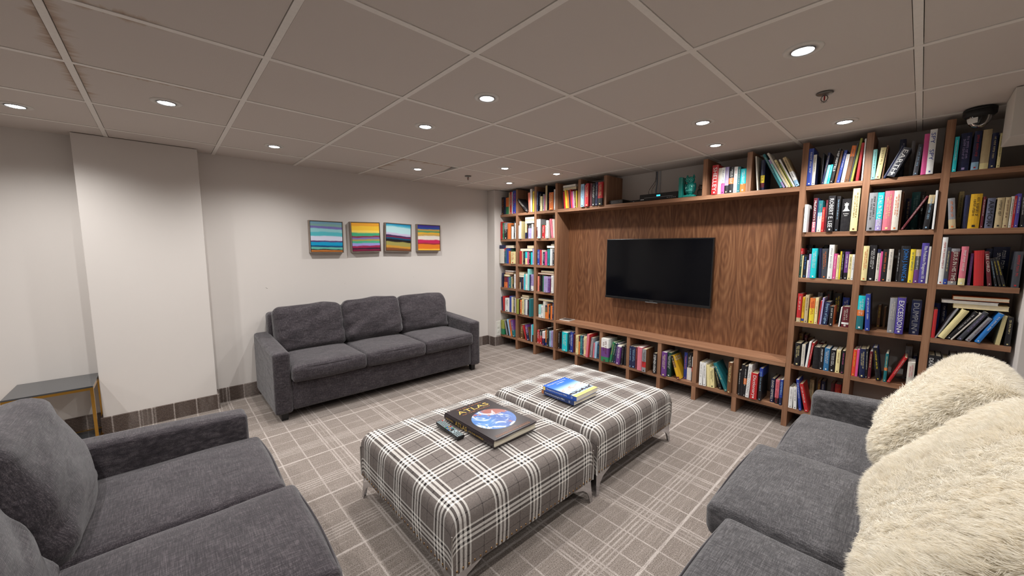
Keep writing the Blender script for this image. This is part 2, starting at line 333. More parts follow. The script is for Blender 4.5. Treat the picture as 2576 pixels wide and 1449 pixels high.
-.2409 .0248 .1964 .0792 -.005 Y - D 2.6434 cream book, second from left, top shelf, middle column right of television
-.21 .0069 .2071 .0516 .005 D - Y .6861 thin brown book, third from left, top shelf, middle column right of television
-.203 .0113 .1918 .3718 -.005 n . . 1.1912 leaning navy book, fourth from left, top shelf, middle column right of television
-.1879 .039 .1788 .3652 -.02 E EARTH w 3.8876 leaning charcoal book, fifth from left, top shelf, middle column right of television
-.0713 .0207 .1859 .0603 0 E - s 2.3093 charcoal book, sixth from left, top shelf, middle column right of television
-.0387 .0212 .2402 0 -.005 p . . 3.1077 tall pink book, seventh from left, top shelf, middle column right of television
-.0168 .0285 .2609 0 -.008 w SPY___SPY b 4.591 tall white book, eighth from left, top shelf, middle column right of television
-.1492 .0286 .2631 0 .17 n - w 4.0849 tall navy book, first from left in back row, top shelf, middle column right of television
-.0937 .0167 .2442 0 .17 e . . 2.2752 tall grey book, second from left in back row, top shelf, middle column right of television
@r3 5 top shelf, right column right of television
.0864 .0158 .1982 0 -.003 c - w 2.0526 turquoise book, first from left, top shelf, right column right of television
.1079 .0413 .2154 0 .01 n - v 5.9467 thick navy book, second from left, top shelf, right column right of television
.1576 .0269 .214 0 -.003 s,n@.2 - r 3.9897 navy and pale blue book, third from left, top shelf, right column right of television
.1877 .0322 .2164 0 0 Y,d@.15 . . 4.9301 beige and cream book, fourth from left, top shelf, right column right of television
.2219 .022 .1915 0 0 n - Y 3.0411 navy book, fifth from left, top shelf, right column right of television
.2486 .0123 .1866 0 0 Y - k 1.6749 thin cream book, sixth from left, top shelf, right column right of television
@r1 4 second shelf, left column right of television
-.5931 .0179 .1976 0 -.02 w - e 1.5277 white book, first from left, second shelf, left column right of television
-.5472 .0195 .2403 0 0 s2,R@.3 McCARTHY'S_BAR w 2.0893 tall maroon and dusty pink book, second from left, second shelf, left column right of television
-.5269 .0069 .2384 0 0 n . . .4147 thin navy book, third from left, second shelf, left column right of television
-.5193 .0235 .2202 0 0 W,s@.5,t@.62 - e 2.3406 off-white and teal book, fourth from left, second shelf, left column right of television
-.4949 .0148 .1714 0 0 r - Y 1.1592 red book, fifth from left, second shelf, left column right of television
-.4794 .0117 .2217 0 .01 R - e 1.1783 thin maroon book, sixth from left, second shelf, left column right of television
-.4643 .0354 .2465 0 -.01 k ROBERT_E._LEE w 4.0483 tall black book, seventh from left, second shelf, left column right of television
-.4209 .0194 .2414 0 0 k - s 2.2159 tall black book, eighth from left, second shelf, left column right of television
-.3913 .0479 .2196 0 0 k * w 5.0911 thick black book, ninth from left, second shelf, left column right of television
-.3393 .0358 .2827 0 -.012 Y - D 5.0524 tall cream book, tenth from left, second shelf, left column right of television
@r2 4 second shelf, middle column right of television
-.2575 .0392 .2462 0 -.008 e - k 5.0462 thick grey book, first from left, second shelf, middle column right of television
-.2166 .0296 .2442 0 -.008 v,c@.3 IT'S_ALL_IN_THE_PLAYING w 3.8667 tall turquoise and lilac book, second from left, second shelf, middle column right of television
-.1834 .0409 .25 0 -.01 s2 - Y 5.5886 thick dusty pink book, third from left, second shelf, middle column right of television
-.1418 .0308 .2486 0 -.008 W - o 4.2838 tall off-white book, fourth from left, second shelf, middle column right of television
-.1098 .0091 .2393 0 .01 D . . 1.2261 thin brown book, fifth from left, second shelf, middle column right of television
-.0988 .0115 .205 .4474 0 R - w 1.337 leaning maroon book, sixth from left, second shelf, middle column right of television
-.0028 .0252 .2077 .0571 -.003 k,d@.75 - s 3.1926 black and beige book, seventh from left, second shelf, middle column right of television
.0348 .0087 .2312 0 -.01 w . . 1.2491 thin white book, eighth from left, second shelf, middle column right of television
-.0905 .0236 .2106 0 .17 n - Y 2.7458 navy book, first from left in back row, second shelf, middle column right of television
-.0663 .0372 .2487 0 .17 t - a 5.2127 thick teal book, second from left in back row, second shelf, middle column right of television
-.0266 .0211 .2469 0 .17 k - w 2.9894 tall black book, third from left in back row, second shelf, middle column right of television
@r3 4 second shelf, right column right of television
.1026 .0275 .179 -.0986 -.003 d,e@.3 - o 3.1987 leaning grey and beige book, first from left, second shelf, right column right of television
.1534 .0194 .1942 0 .02 n . . 2.5329 navy book, second from left, second shelf, right column right of television
.1735 .042 .1961 0 0 q - k 5.6842 thick golden yellow book, third from left, second shelf, right column right of television
.2193 .0104 .1774 0 0 R - w 1.285 thin maroon book, fourth from left, second shelf, right column right of television
.2352 .0286 .1673 0 0 v1 ARMOR k 3.3946 slate grey book, fifth from left, second shelf, right column right of television
.2698 .0259 .1666 0 0 d - k 3.1379 beige book, sixth from left, second shelf, right column right of television
.2977 .0183 .1662 0 0 d - R 2.2478 beige book, seventh from left, second shelf, right column right of television
.3181 .0096 .1703 0 0 W - k 1.2336 thin off-white book, eighth from left, second shelf, right column right of television
.3284 .0076 .1715 0 0 r - w .9939 thin red book, ninth from left, second shelf, right column right of television
.3367 .0133 .1827 0 0 P1 - w 1.8527 violet book, tenth from left, second shelf, right column right of television
.3574 .0112 .1774 -.038 0 k - w 1.5421 thin black book, eleventh from left, second shelf, right column right of television
.3693 .0119 .1719 0 0 n . . 1.5775 thin navy book, twelfth from left, second shelf, right column right of television
.1337 .0199 .2313 0 .17 Y - k 2.9042 cream book, first from left in back row, second shelf, right column right of television
@r1 3 third shelf, left column right of television
-.598 .0117 .214 0 0 G,r@.8 - w 1.0636 thin dark green and red book, first from left, third shelf, left column right of television
-.5856 .0069 .1612 0 0 Y . . .4005 thin cream book, second from left, third shelf, left column right of television
-.578 .0216 .1684 0 0 k - B 1.5626 black book, third from left, third shelf, left column right of television
-.5556 .0077 .1282 0 0 w . . .4247 thin white book, fourth from left, third shelf, left column right of television
-.547 .0125 .1737 0 0 v - w .9352 thin lilac book, fifth from left, third shelf, left column right of television
-.5328 .0312 .2142 0 -.005 c - w 2.9274 turquoise book, sixth from left, third shelf, left column right of television
-.4851 .013 .2143 -.0437 .01 n . . 1.2426 navy book, seventh from left, third shelf, left column right of television
-.4688 .0293 .212 -.0354 0 E - o 2.8099 charcoal book, eighth from left, third shelf, left column right of television
-.4371 .027 .2398 0 -.005 w - e 2.9789 white book, ninth from left, third shelf, left column right of television
-.409 .0169 .1779 0 0 p - w 1.3996 pink book, tenth from left, third shelf, left column right of television
-.3903 .0132 .169 0 0 Y - D 1.0497 cream book, eleventh from left, third shelf, left column right of television
-.3753 .0079 .1942 0 0 y - k .7239 thin yellow book, twelfth from left, third shelf, left column right of television
-.3666 .0113 .1931 0 0 k - w 1.0399 thin black book, thirteenth from left, third shelf, left column right of television
-.3505 .0204 .1922 0 0 k,P@.25 - w 1.9101 purple and black book, fourteenth from left, third shelf, left column right of television
-.3293 .0172 .1745 0 0 Y - k 1.4743 cream book, fifteenth from left, third shelf, left column right of television
-.3114 .0114 .1736 0 0 w - k .9777 thin white book, sixteenth from left, third shelf, left column right of television
-.598 .0401 .2392 0 .17 k - w 3.9621 thick black book, first from left in back row, third shelf, left column right of television
-.5258 .0251 .2241 0 .17 D . . 2.4135 brown book, second from left in back row, third shelf, left column right of television
-.4902 .0209 .2388 0 .17 k - y 2.1754 black book, third from left in back row, third shelf, left column right of television
-.4296 .0184 .205 0 .17 G . . 1.6977 dark green book, fourth from left in back row, third shelf, left column right of television
-.3931 .0624 .2075 0 .17 n - w 6.0164 thick navy book, fifth from left in back row, third shelf, left column right of television
@r2 3 third shelf, middle column right of television
-.2599 .0284 .2312 0 -.01 Y - o 3.3513 cream book, first from left, third shelf, middle column right of television
-.2303 .0336 .2363 0 0 k - w 4.1091 black book, second from left, third shelf, middle column right of television
-.1912 .0156 .2099 0 0 W,n@.88 - k 1.7235 off-white and navy book, third from left, third shelf, middle column right of television
-.1747 .0095 .195 0 0 p . . .9796 thin pink book, fourth from left, third shelf, middle column right of television
-.1638 .0234 .21 0 0 k - o 2.6375 black book, fifth from left, third shelf, middle column right of television
-.1378 .0213 .2113 0 0 W - e 2.4502 off-white book, sixth from left, third shelf, middle column right of television
-.0967 .0108 .2078 0 .01 k - w 1.2448 thin black book, seventh from left, third shelf, middle column right of television
-.0842 .0409 .2309 0 0 k JOHN_J._NANCE B 5.3552 thick black book, eighth from left, third shelf, middle column right of television
-.0416 .0217 .2105 0 0 y - t 2.644 yellow book, ninth from left, third shelf, middle column right of television
-.0182 .0214 .2094 0 0 P,E@.4,d@.8 - w 2.6301 purple and charcoal book, tenth from left, third shelf, middle column right of television
.004 .03 .2484 0 0 P1 Film_Production_Management_101 w 4.4408 tall violet book, eleventh from left, third shelf, middle column right of television
.0348 .0088 .2272 0 0 W . . 1.2073 thin off-white book, twelfth from left, third shelf, middle column right of television
@r3 3 third shelf, right column right of television
.085 .0214 .2822 0 0 w - r 3.7734 tall white book, first from left, third shelf, right column right of television
.107 .0159 .2225 0 0 b,E@.15 - Y 2.2609 charcoal and blue book, second from left, third shelf, right column right of television
.1237 .0346 .2149 0 0 e,R@.1,e@.92 JESUS_IN_HIS_TIME W 4.8286 maroon and grey book, third from left, third shelf, right column right of television
.164 .0259 .2274 0 -.005 Y,s2@.18 - w 3.8931 dusty pink and cream book, fourth from left, third shelf, right column right of television
.2006 .0111 .1881 0 .01 P - v 1.4084 thin purple book, fifth from left, third shelf, right column right of television
.2245 .0368 .203 -.0651 0 r . . 5.2124 thick red book, sixth from left, third shelf, right column right of television
.2749 .0158 .1984 -.1285 0 k,R@.02 LEE_CHILD W 2.2281 leaning maroon book, seventh from left, third shelf, right column right of television
.301 .0089 .1577 -.1881 0 k - s 1.0119 leaning black book, eighth from left, third shelf, right column right of television
.3156 .0088 .1579 -.2191 0 k - y 1.0132 leaning black book, ninth from left, third shelf, right column right of television
.3282 .0116 .1605 -.2379 0 k - y 1.3735 leaning black book, tenth from left, third shelf, right column right of television
.3567 .0263 .1993 0 0 E - r 3.9447 charcoal book, eleventh from left, third shelf, right column right of television
.2673 .0237 .2154 0 .17 n - w 3.4564 navy book, first from left in back row, third shelf, right column right of television
.2932 .0612 .2255 0 .17 n - w 9.6496 thick navy book, second from left in back row, third shelf, right column right of television
@r1 2 fourth shelf, left column right of television
-.5932 .0259 .2125 0 0 d,r@.15 - W 2.2875 red and beige book, first from left, fourth shelf, left column right of television
-.563 .0139 .1901 0 0 q,b@.06,q@.15 - k 1.1089 golden yellow and blue book, second from left, fourth shelf, left column right of television
-.547 .0201 .2059 0 0 d - k 1.755 beige book, third from left, fourth shelf, left column right of television
-.5196 .0291 .1863 0 0 y,o@.6 - r 2.3398 yellow and orange book, fourth from left, fourth shelf, left column right of television
-.4875 .0164 .1899 0 0 Y - r 1.3632 cream book, fifth from left, fourth shelf, left column right of television
-.466 .007 .1717 .0478 0 r . . .4929 thin red book, sixth from left, fourth shelf, left column right of television
-.4569 .0101 .1959 .0427 0 v - w .8787 thin lilac book, seventh from left, fourth shelf, left column right of television
-.4437 .0299 .1691 .0594 0 n Empire_of_Light s 2.2756 navy book, eighth from left, fourth shelf, left column right of television
-.4043 .0225 .1396 0 -.005 k|o - w 1.4399 black book, ninth from left, fourth shelf, left column right of television
-.3521 .007 .1389 .0506 0 w . . .3738 thin white book, tenth from left, fourth shelf, left column right of television
-.3375 .0375 .1443 0 0 R,w@.15,R@.24 - W 2.5892 thick maroon and white book, eleventh from left, fourth shelf, left column right of television
-.5016 .0109 .2163 0 .17 e . . 1.0093 thin grey book, first from left in back row, fourth shelf, left column right of television
-.4893 .015 .2147 0 .17 e . . 1.3871 grey book, second from left in back row, fourth shelf, left column right of television
-.4525 .0265 .2314 0 .17 k - r 2.699 black book, third from left in back row, fourth shelf, left column right of television
-.4067 .0397 .2194 0 .17 k - y 3.9374 thick black book, fourth from left in back row, fourth shelf, left column right of television
-.357 .0368 .1925 0 .17 b - w 3.2812 thick blue book, fifth from left in back row, fourth shelf, left column right of television
@r2 2 fourth shelf, middle column right of television
-.26 .034 .2294 0 -.01 t,o@.4,c@.58 - w 3.9019 turquoise and teal book, first from left, fourth shelf, middle column right of television
-.2129 .0233 .2439 -.0507 -.03 b|n - w 2.9277 tall blue book, second from left, fourth shelf, middle column right of television
-.1088 .0321 .2278 0 -.002 e - W 3.9878 grey book, third from left, fourth shelf, middle column right of television
-.0745 .0376 .2333 0 -.012 P1 EXCESSION w 4.9025 thick violet book, fourth from left, fourth shelf, middle column right of television
-.0112 .0435 .2203 0 .03 n DUMPLIN' e 5.5092 thick navy book, fifth from left, fourth shelf, middle column right of television
-.1687 .0157 .1576 0 .17 D - y 1.2615 brown book, first from left in back row, fourth shelf, middle column right of television
-.1382 .0106 .1445 0 .17 D . . .7951 thin brown book, second from left in back row, fourth shelf, middle column right of television
-.0408 .0127 .1855 0 .17 D . . 1.2994 thin brown book, third from left in back row, fourth shelf, middle column right of television
@r3 2 fourth shelf, right column right of television
.085 .015 .1757 0 0 r . . 1.6012 red book, first from left, fourth shelf, right column right of television
.1001 .007 .1915 .3757 0 e . . .7634 leaning grey book, second from left, fourth shelf, right column right of television
.1093 .032 .1915 .4376 -.005 Y . . 3.8169 leaning cream book, third from left, fourth shelf, right column right of television
.1447 .018 .1823 .5033 0 k - w 2.0759 leaning black book, fourth from left, fourth shelf, right column right of television
.1631 .0079 .177 .5219 0 W . . .9072 leaning off-white book, fifth from left, fourth shelf, right column right of television
.1863 .0217 .1864 .4623 0 E - v 2.6539 leaning charcoal book, sixth from left, fourth shelf, right column right of television
.2189 .0205 .1546 .4626 0 e - R 2.1127 leaning grey book, seventh from left, fourth shelf, right column right of television
.2537 .0214 .1847 .4 -.01 B - w 2.7342 leaning bright blue book, eighth from left, fourth shelf, right column right of television
.3309 .0165 .1691 .0881 .01 Y . . 2.0218 leaning cream book, ninth from left, fourth shelf, right column right of television
.3627 .0203 .1651 0 .005 k - Y 2.4451 black book, tenth from left, fourth shelf, right column right of television
.0865 .0286 .1987 0 .17 b . . 3.3938 blue book, first from left in back row, fourth shelf, right column right of television
.1189 .0244 .2022 0 .17 n - w 2.9939 navy book, second from left in back row, fourth shelf, right column right of television
f .1601 .3656 1.0185 1.0449 Y cream book lying flat, lowest, fourth shelf, right column right of television
f .1117 .3264 1.0455 1.0629 w white book lying flat, second lowest, fourth shelf, right column right of television
f .1545 .3634 1.0686 1.0897 o orange book lying flat, third lowest, fourth shelf, right column right of television
@r1 1 fifth shelf, left column right of television
-.5845 .0357 .1726 0 -.005 k - Y 2.531 black book, first from left, fifth shelf, left column right of television
-.5435 .0206 .1673 0 0 W|n - e 1.4427 off-white book, second from left, fifth shelf, left column right of television
-.5167 .0126 .1932 .0732 0 w . . 1.0332 thin white book, third from left, fifth shelf, left column right of television
-.5025 .0111 .1888 .0909 0 r - w .8954 leaning red book, fourth from left, fifth shelf, left column right of television
-.4743 .0357 .1624 0 0 k . . 2.5217 black book, fifth from left, fifth shelf, left column right of television
-.4376 .0234 .1695 0 0 k - w 1.7545 black book, sixth from left, fifth shelf, left column right of television
-.4122 .0298 .1648 0 0 b1 - w 2.2037 steel blue book, seventh from left, fifth shelf, left column right of television
-.3787 .0283 .1597 0 0 k - w 2.0667 black book, eighth from left, fifth shelf, left column right of television
-.3466 .0223 .1644 0 0 Y - D 1.7018 cream book, ninth from left, fifth shelf, left column right of television
-.317 .0165 .1649 0 0 k - p 1.2803 black book, tenth from left, fifth shelf, left column right of television
-.5964 .0278 .2152 0 .17 D - y 2.4124 brown book, first from left in back row, fifth shelf, left column right of television
-.5614 .0189 .2075 0 .17 R - w 1.6111 maroon book, second from left in back row, fifth shelf, left column right of television
-.5367 .0249 .1875 0 .17 D . . 1.941 brown book, third from left in back row, fifth shelf, left column right of television
-.4686 .03 .1652 0 .17 R . . 2.1376 maroon book, fourth from left in back row, fifth shelf, left column right of television
@r2 1 fifth shelf, middle column right of television
-.26 .019 .185 0 0 o1 - y 1.7237 red orange book, first from left, fifth shelf, middle column right of television
-.2403 .0125 .1897 0 0 p . . 1.1779 thin pink book, second from left, fifth shelf, middle column right of television
-.2202 .0288 .1984 -.0362 -.005 n - Y 2.8751 navy book, third from left, fifth shelf, middle column right of television
-.1899 .0116 .2036 -.0395 0 k - w 1.2009 thin black book, fourth from left, fifth shelf, middle column right of television
-.1777 .0145 .19 0 0 R - Y 1.416 maroon book, fifth from left, fifth shelf, middle column right of television
-.136 .0226 .2181 -.1391 -.005 k|b - y 2.596 leaning black book, sixth from left, fifth shelf, middle column right of television
-.1019 .0146 .1907 0 0 t,o@.4,t@.5|k - Y 1.4804 teal and orange book, seventh from left, fifth shelf, middle column right of television
-.0851 .0154 .1852 .3625 -.005 r - W 1.5331 leaning red book, eighth from left, fifth shelf, middle column right of television
.0024 .0318 .1578 0 -.005 W - s2 2.8573 off-white book, ninth from left, fifth shelf, middle column right of television
-.016 .0317 .2278 0 .17 e - k 4.0087 grey book, first from left in back row, fifth shelf, middle column right of television
.0218 .0193 .1695 0 .17 n . . 1.8416 navy book, second from left in back row, fifth shelf, middle column right of television
@r3 1 fifth shelf, right column right of television
.085 .0277 .2212 0 0 k DEAN_KOONTZ w 3.7702 black book, first from left, fifth shelf, right column right of television
.1133 .025 .2213 0 0 k - w 3.4821 black book, second from left, fifth shelf, right column right of television
.1444 .0225 .2121 0 0 W - k 3.0584 off-white book, third from left, fifth shelf, right column right of television
.1715 .032 .2374 0 0 k - w 4.9806 black book, fourth from left, fifth shelf, right column right of television
.3179 .038 .2111 0 0 b - o 5.8124 thick blue book, fifth from left, fifth shelf, right column right of television
.3565 .0265 .2235 0 0 P1 - v 4.3945 violet book, sixth from left, fifth shelf, right column right of television
@r1 0 bottom shelf, left column right of television
-.598 .0243 .1615 0 0 w - e 1.5795 white book, first from left, bottom shelf, left column right of television
-.5666 .0199 .1677 -.0392 0 w - k 1.3592 white book, second from left, bottom shelf, left column right of television
-.5306 .0163 .2318 -.1302 -.005 b - w 1.5547 leaning blue book, third from left, bottom shelf, left column right of television
-.4952 .0226 .2031 -.2198 -.005 r - w 1.9296 leaning red book, fourth from left, bottom shelf, left column right of television
-.5025 .0251 .2062 0 .17 d - k 2.1608 beige book, first from left in back row, bottom shelf, left column right of television
-.4554 .0164 .2099 0 .17 D - y 1.4664 brown book, second from left in back row, bottom shelf, left column right of television
-.4355 .0242 .2108 0 .17 n - w 2.2094 navy book, third from left in back row, bottom shelf, left column right of television
-.3766 .0188 .2093 0 .17 R . . 1.7554 maroon book, fourth from left in back row, bottom shelf, left column right of television
-.3544 .0355 .2111 0 .17 r - o 3.3931 red book, fifth from left in back row, bottom shelf, left column right of television'''
BOOKS = BOOKS.strip()
rnd = random.Random(7)

# ------------------------------------------------------------------ node helpers
def L(c):                                   # sRGB 0-255 triple -> linear rgba
    r = []
    for v in c:
        v = v/255.0
        r.append(v/12.92 if v <= 0.04045 else ((v+0.055)/1.055)**2.4)
    return (r[0], r[1], r[2], 1.0)

class MT:
    def __init__(s, name, rough=0.6, col=(0.5, 0.5, 0.5, 1), metal=0.0, spec=0.5):
        s.m = bpy.data.materials.new(name); s.m.use_nodes = True
        s.t = s.m.node_tree; s.b = s.t.nodes['Principled BSDF']
        s.b.inputs['Base Color'].default_value = col
        s.b.inputs['Roughness'].default_value = rough
        s.b.inputs['Metallic'].default_value = metal
        s.b.inputs['Specular IOR Level'].default_value = spec
    def n(s, typ, **kw):
        nd = s.t.nodes.new(typ)
        for k, v in kw.items():
            if k.startswith('_'): setattr(nd, k[1:], v)
            else: s.put(nd, k, v)
        return nd
    def put(s, nd, k, v):
        key = k if not k.isdigit() else int(k)
        if isinstance(key, str):
            key = key.replace('_', ' ')
        inp = nd.inputs[key]
        if isinstance(v, bpy.types.NodeSocket): s.t.links.new(v, inp)
        else: inp.default_value = v
    def lk(s, a, b): s.t.links.new(a, b)
    def coord(s, kind='Object', scale=(1, 1, 1), loc=(0, 0, 0), rot=(0, 0, 0)):
        tc = s.n('ShaderNodeTexCoord')
        mp = s.n('ShaderNodeMapping'); s.lk(tc.outputs[kind], mp.inputs['Vector'])
        mp.inputs['Scale'].default_value = scale; mp.inputs['Location'].default_value = loc
        mp.inputs['Rotation'].default_value = rot
        return mp.outputs[0]
    def noise(s, vec, scale=5, detail=3, rough=0.5, dist=0.0):
        nd = s.n('ShaderNodeTexNoise'); s.lk(vec, nd.inputs['Vector'])
        nd.inputs['Scale'].default_value = scale; nd.inputs['Detail'].default_value = detail
        nd.inputs['Roughness'].default_value = rough; nd.inputs['Distortion'].default_value = dist
        return nd.outputs['Fac']
    def math(s, op, a, b=None, c=None, clamp=False):
        nd = s.n('ShaderNodeMath'); nd.operation = op; nd.use_clamp = clamp
        for i, v in enumerate((a, b, c)):
            if v is None: continue
            if isinstance(v, bpy.types.NodeSocket): s.lk(v, nd.inputs[i])
            else: nd.inputs[i].default_value = v
        return nd.outputs[0]
    def ramp(s, fac, stops, interp='LINEAR'):
        nd = s.n('ShaderNodeValToRGB'); s.lk(fac, nd.inputs[0])
        cr = nd.color_ramp; cr.interpolation = interp
        cr.elements[0].position = stops[0][0]; cr.elements[0].color = stops[0][1]
        cr.elements[1].position = stops[-1][0]; cr.elements[1].color = stops[-1][1]
        for p, c in stops[1:-1]:
            e = cr.elements.new(p); e.color = c
        return nd.outputs[0]
    def mix(s, fac, a, b, mode='MIX'):
        nd = s.n('ShaderNodeMix'); nd.data_type = 'RGBA'; nd.blend_type = mode
        for i, v in ((0, fac), (6, a), (7, b)):
            if isinstance(v, bpy.types.NodeSocket): s.lk(v, nd.inputs[i])
            else: nd.inputs[i].default_value = v
        return nd.outputs[2]
    def bump(s, h, strength=0.2, dist=0.002):
        nd = s.n('ShaderNodeBump'); s.lk(h, nd.inputs['Height'])
        nd.inputs['Strength'].default_value = strength; nd.inputs['Distance'].default_value = dist
        s.lk(nd.outputs[0], s.b.inputs['Normal'])
    def base(s, sock): s.lk(sock, s.b.inputs['Base Color'])

def g1(v): return (v, v, v, 1)
M = {}
def simple(name, col, rough=0.5, metal=0.0, spec=0.5, emit=0.0):
    m = MT(name, rough, L(col), metal, spec)
    v = m.coord('Object')
    nz = m.noise(v, 60, 2)
    m.base(m.mix(m.math('MULTIPLY', nz, 0.12), L(col), g1(0.02)))
    if emit:
        m.b.inputs['Emission Color'].default_value = L(col); m.b.inputs['Emission Strength'].default_value = emit
    M[name] = m.m
    return m.m

def wood(name, axis, dark, mid, light, seed=0.0, figure=False):
    m = MT(name, 0.42, spec=0.35)
    if axis == 'Z': sc = (38, 38, 1.6)
    elif axis == 'X': sc = (1.6, 38, 38)
    else: sc = (38, 1.6, 38)
    v = m.coord('Object', sc, (seed, seed*1.7, seed*.3))
    a = m.noise(v, 1.0, 5, 0.62, 0.6)
    v2 = m.coord('Object', tuple(q*3.2 for q in sc), (seed+3, 1, 2))
    b = m.noise(v2, 1.0, 3, 0.6)
    k = m.math('ADD', m.math('MULTIPLY', a, 0.7), m.math('MULTIPLY', b, 0.3))
    if figure:
        tc = m.n('ShaderNodeTexCoord'); sp = m.n('ShaderNodeSeparateXYZ'); m.lk(tc.outputs['Object'], sp.inputs[0])
        px = m.math('PINGPONG', m.math('ADD', sp.outputs[0], 0.03), 0.148)
        cb = m.n('ShaderNodeCombineXYZ'); m.lk(m.math('MULTIPLY', m.math('SUBTRACT', px, 0.05), 9.0), cb.inputs[0])
        wob = m.noise(m.coord('Object', (5, 5, 1.8)), 1.0, 2)
        m.lk(m.math('ADD', m.math('MULTIPLY', m.math('PINGPONG', m.math('ADD', sp.outputs[2], -0.2), 0.55), 1.35), m.math('MULTIPLY', wob, 0.5)), cb.inputs[2])
        w = m.n('ShaderNodeTexWave'); w.wave_type = 'RINGS'; w.rings_direction = 'SPHERICAL'
        m.lk(cb.outputs[0], w.inputs['Vector'])
        w.inputs['Scale'].default_value = 1.9; w.inputs['Distortion'].default_value = 2.6
        w.inputs['Detail'].default_value = 3; w.inputs['Detail Scale'].default_value = 1.4
        k = m.math('ADD', m.math('MULTIPLY', k, 0.90), m.math('MULTIPLY', w.outputs['Fac'], 0.10))
    c = m.ramp(k, [(0.30, L(dark)), (0.5, L(mid)), (0.70, L(light))])
    m.base(c)
    m.bump(b, 0.08, 0.001)
    M[name] = m.m

wood('walnut_upright', 'Z', (108, 74, 54), (141, 102, 77), (166, 127, 99), 1)
wood('walnut_shelf', 'X', (106, 72, 52), (141, 102, 77), (170, 130, 101), 5)
wood('walnut_panel', 'Z', (80, 48, 32), (114, 75, 50), (144, 103, 72), 9, True)

# carpet
def frac(m, sock, c0, per):
    return m.math('FRACT', m.math('ADD', m.math('DIVIDE', m.math('SUBTRACT', sock, c0), per), 100.5))
def stripes(lines, bg=0.0):
    st = [(0.0, g1(bg))]
    for c, w, v in sorted(lines):
        st += [(c-w*0.5-0.004, g1(bg)), (c-w*0.5, g1(v)), (c+w*0.5, g1(v)), (c+w*0.5+0.004, g1(bg))]
    st.append((1.0, g1(bg)))
    return st
def carpet(name, wall=False):
    m = MT(name, 0.95, spec=0.1)
    tc = m.n('ShaderNodeTexCoord'); sp = m.n('ShaderNodeSeparateXYZ'); m.lk(tc.outputs['Object'], sp.inputs[0])
    jx = m.math('MULTIPLY', m.math('SUBTRACT', m.noise(m.coord('Object', (60, 60, 60)), 1, 2), 0.5), 0.006)
    X = m.math('ADD', sp.outputs[0], jx); Y = m.math('ADD', sp.outputs[1], jx)
    fx = frac(m, X, -0.86, 0.48); fy = frac(m, Y, 0.79, 0.48)
    rx = m.ramp(fx, stripes([(0.41, .012, .5), (0.455, .012, .6), (0.5, .014, .6), (0.545, .012, .5), (0.59, .012, .55), (0.827, .022, .85), (0.167, .012, .5)]))
    ry = m.ramp(fy, stripes([(0.405, .016, .6), (0.44, .016, .55), (0.50, .01, .3), (0.555, .018, .6), (0.59, .016, .6), (0.82, .013, .7), (0.11, .013, .65)]))
    streak = m.noise(m.coord('Object', (150, 7, 1)), 1.0, 3, 0.6)
    sm = m.ramp(streak, [(0.50, g1(0.0)), (0.68, g1(0.5))])
    breaks = m.ramp(m.noise(m.coord('Object', (9, 90, 1)), 1.0, 2), [(0.36, g1(0.45)), (0.52, g1(1.0))])
    breaks2 = m.ramp(m.noise(m.coord('Object', (120, 9, 1)), 1.0, 2), [(0.36, g1(0.55)), (0.5, g1(1.0))])
    k = m.math('MAXIMUM', m.math('MULTIPLY', rx, breaks2), m.math('MULTIPLY', ry, breaks))
    k = m.math('MAXIMUM', k, m.math('MULTIPLY', sm, 0.55))
    loop = m.noise(m.coord('Object', (260, 200, 260)), 1.0, 2)
    base = m.ramp(loop, [(0.3, L((90, 82, 77) if not wall else (70, 58, 54))), (0.5, L((127, 117, 110) if not wall else (92, 80, 74))), (0.72, L((154, 144, 136) if not wall else (112, 100, 93)))])
    lite = m.ramp(loop, [(0.3, L((160, 150, 143))), (0.7, L((200, 191, 185)))])
    m.base(m.mix(k, base, lite))
    if wall:
        w = m.n('ShaderNodeTexWave'); w.wave_type = 'BANDS'; w.bands_direction = 'Z'
        m.lk(m.coord('Object'), w.inputs['Vector']); w.inputs['Scale'].default_value = 28
        w.inputs['Distortion'].default_value = 0.6; w.inputs['Detail Scale'].default_value = 20
        m.bump(w.outputs['Fac'], 0.9, 0.004)
    else:
        m.bump(loop, 0.6, 0.003)
    M[name] = m.m
carpet('carpet'); carpet('carpet_base', True)

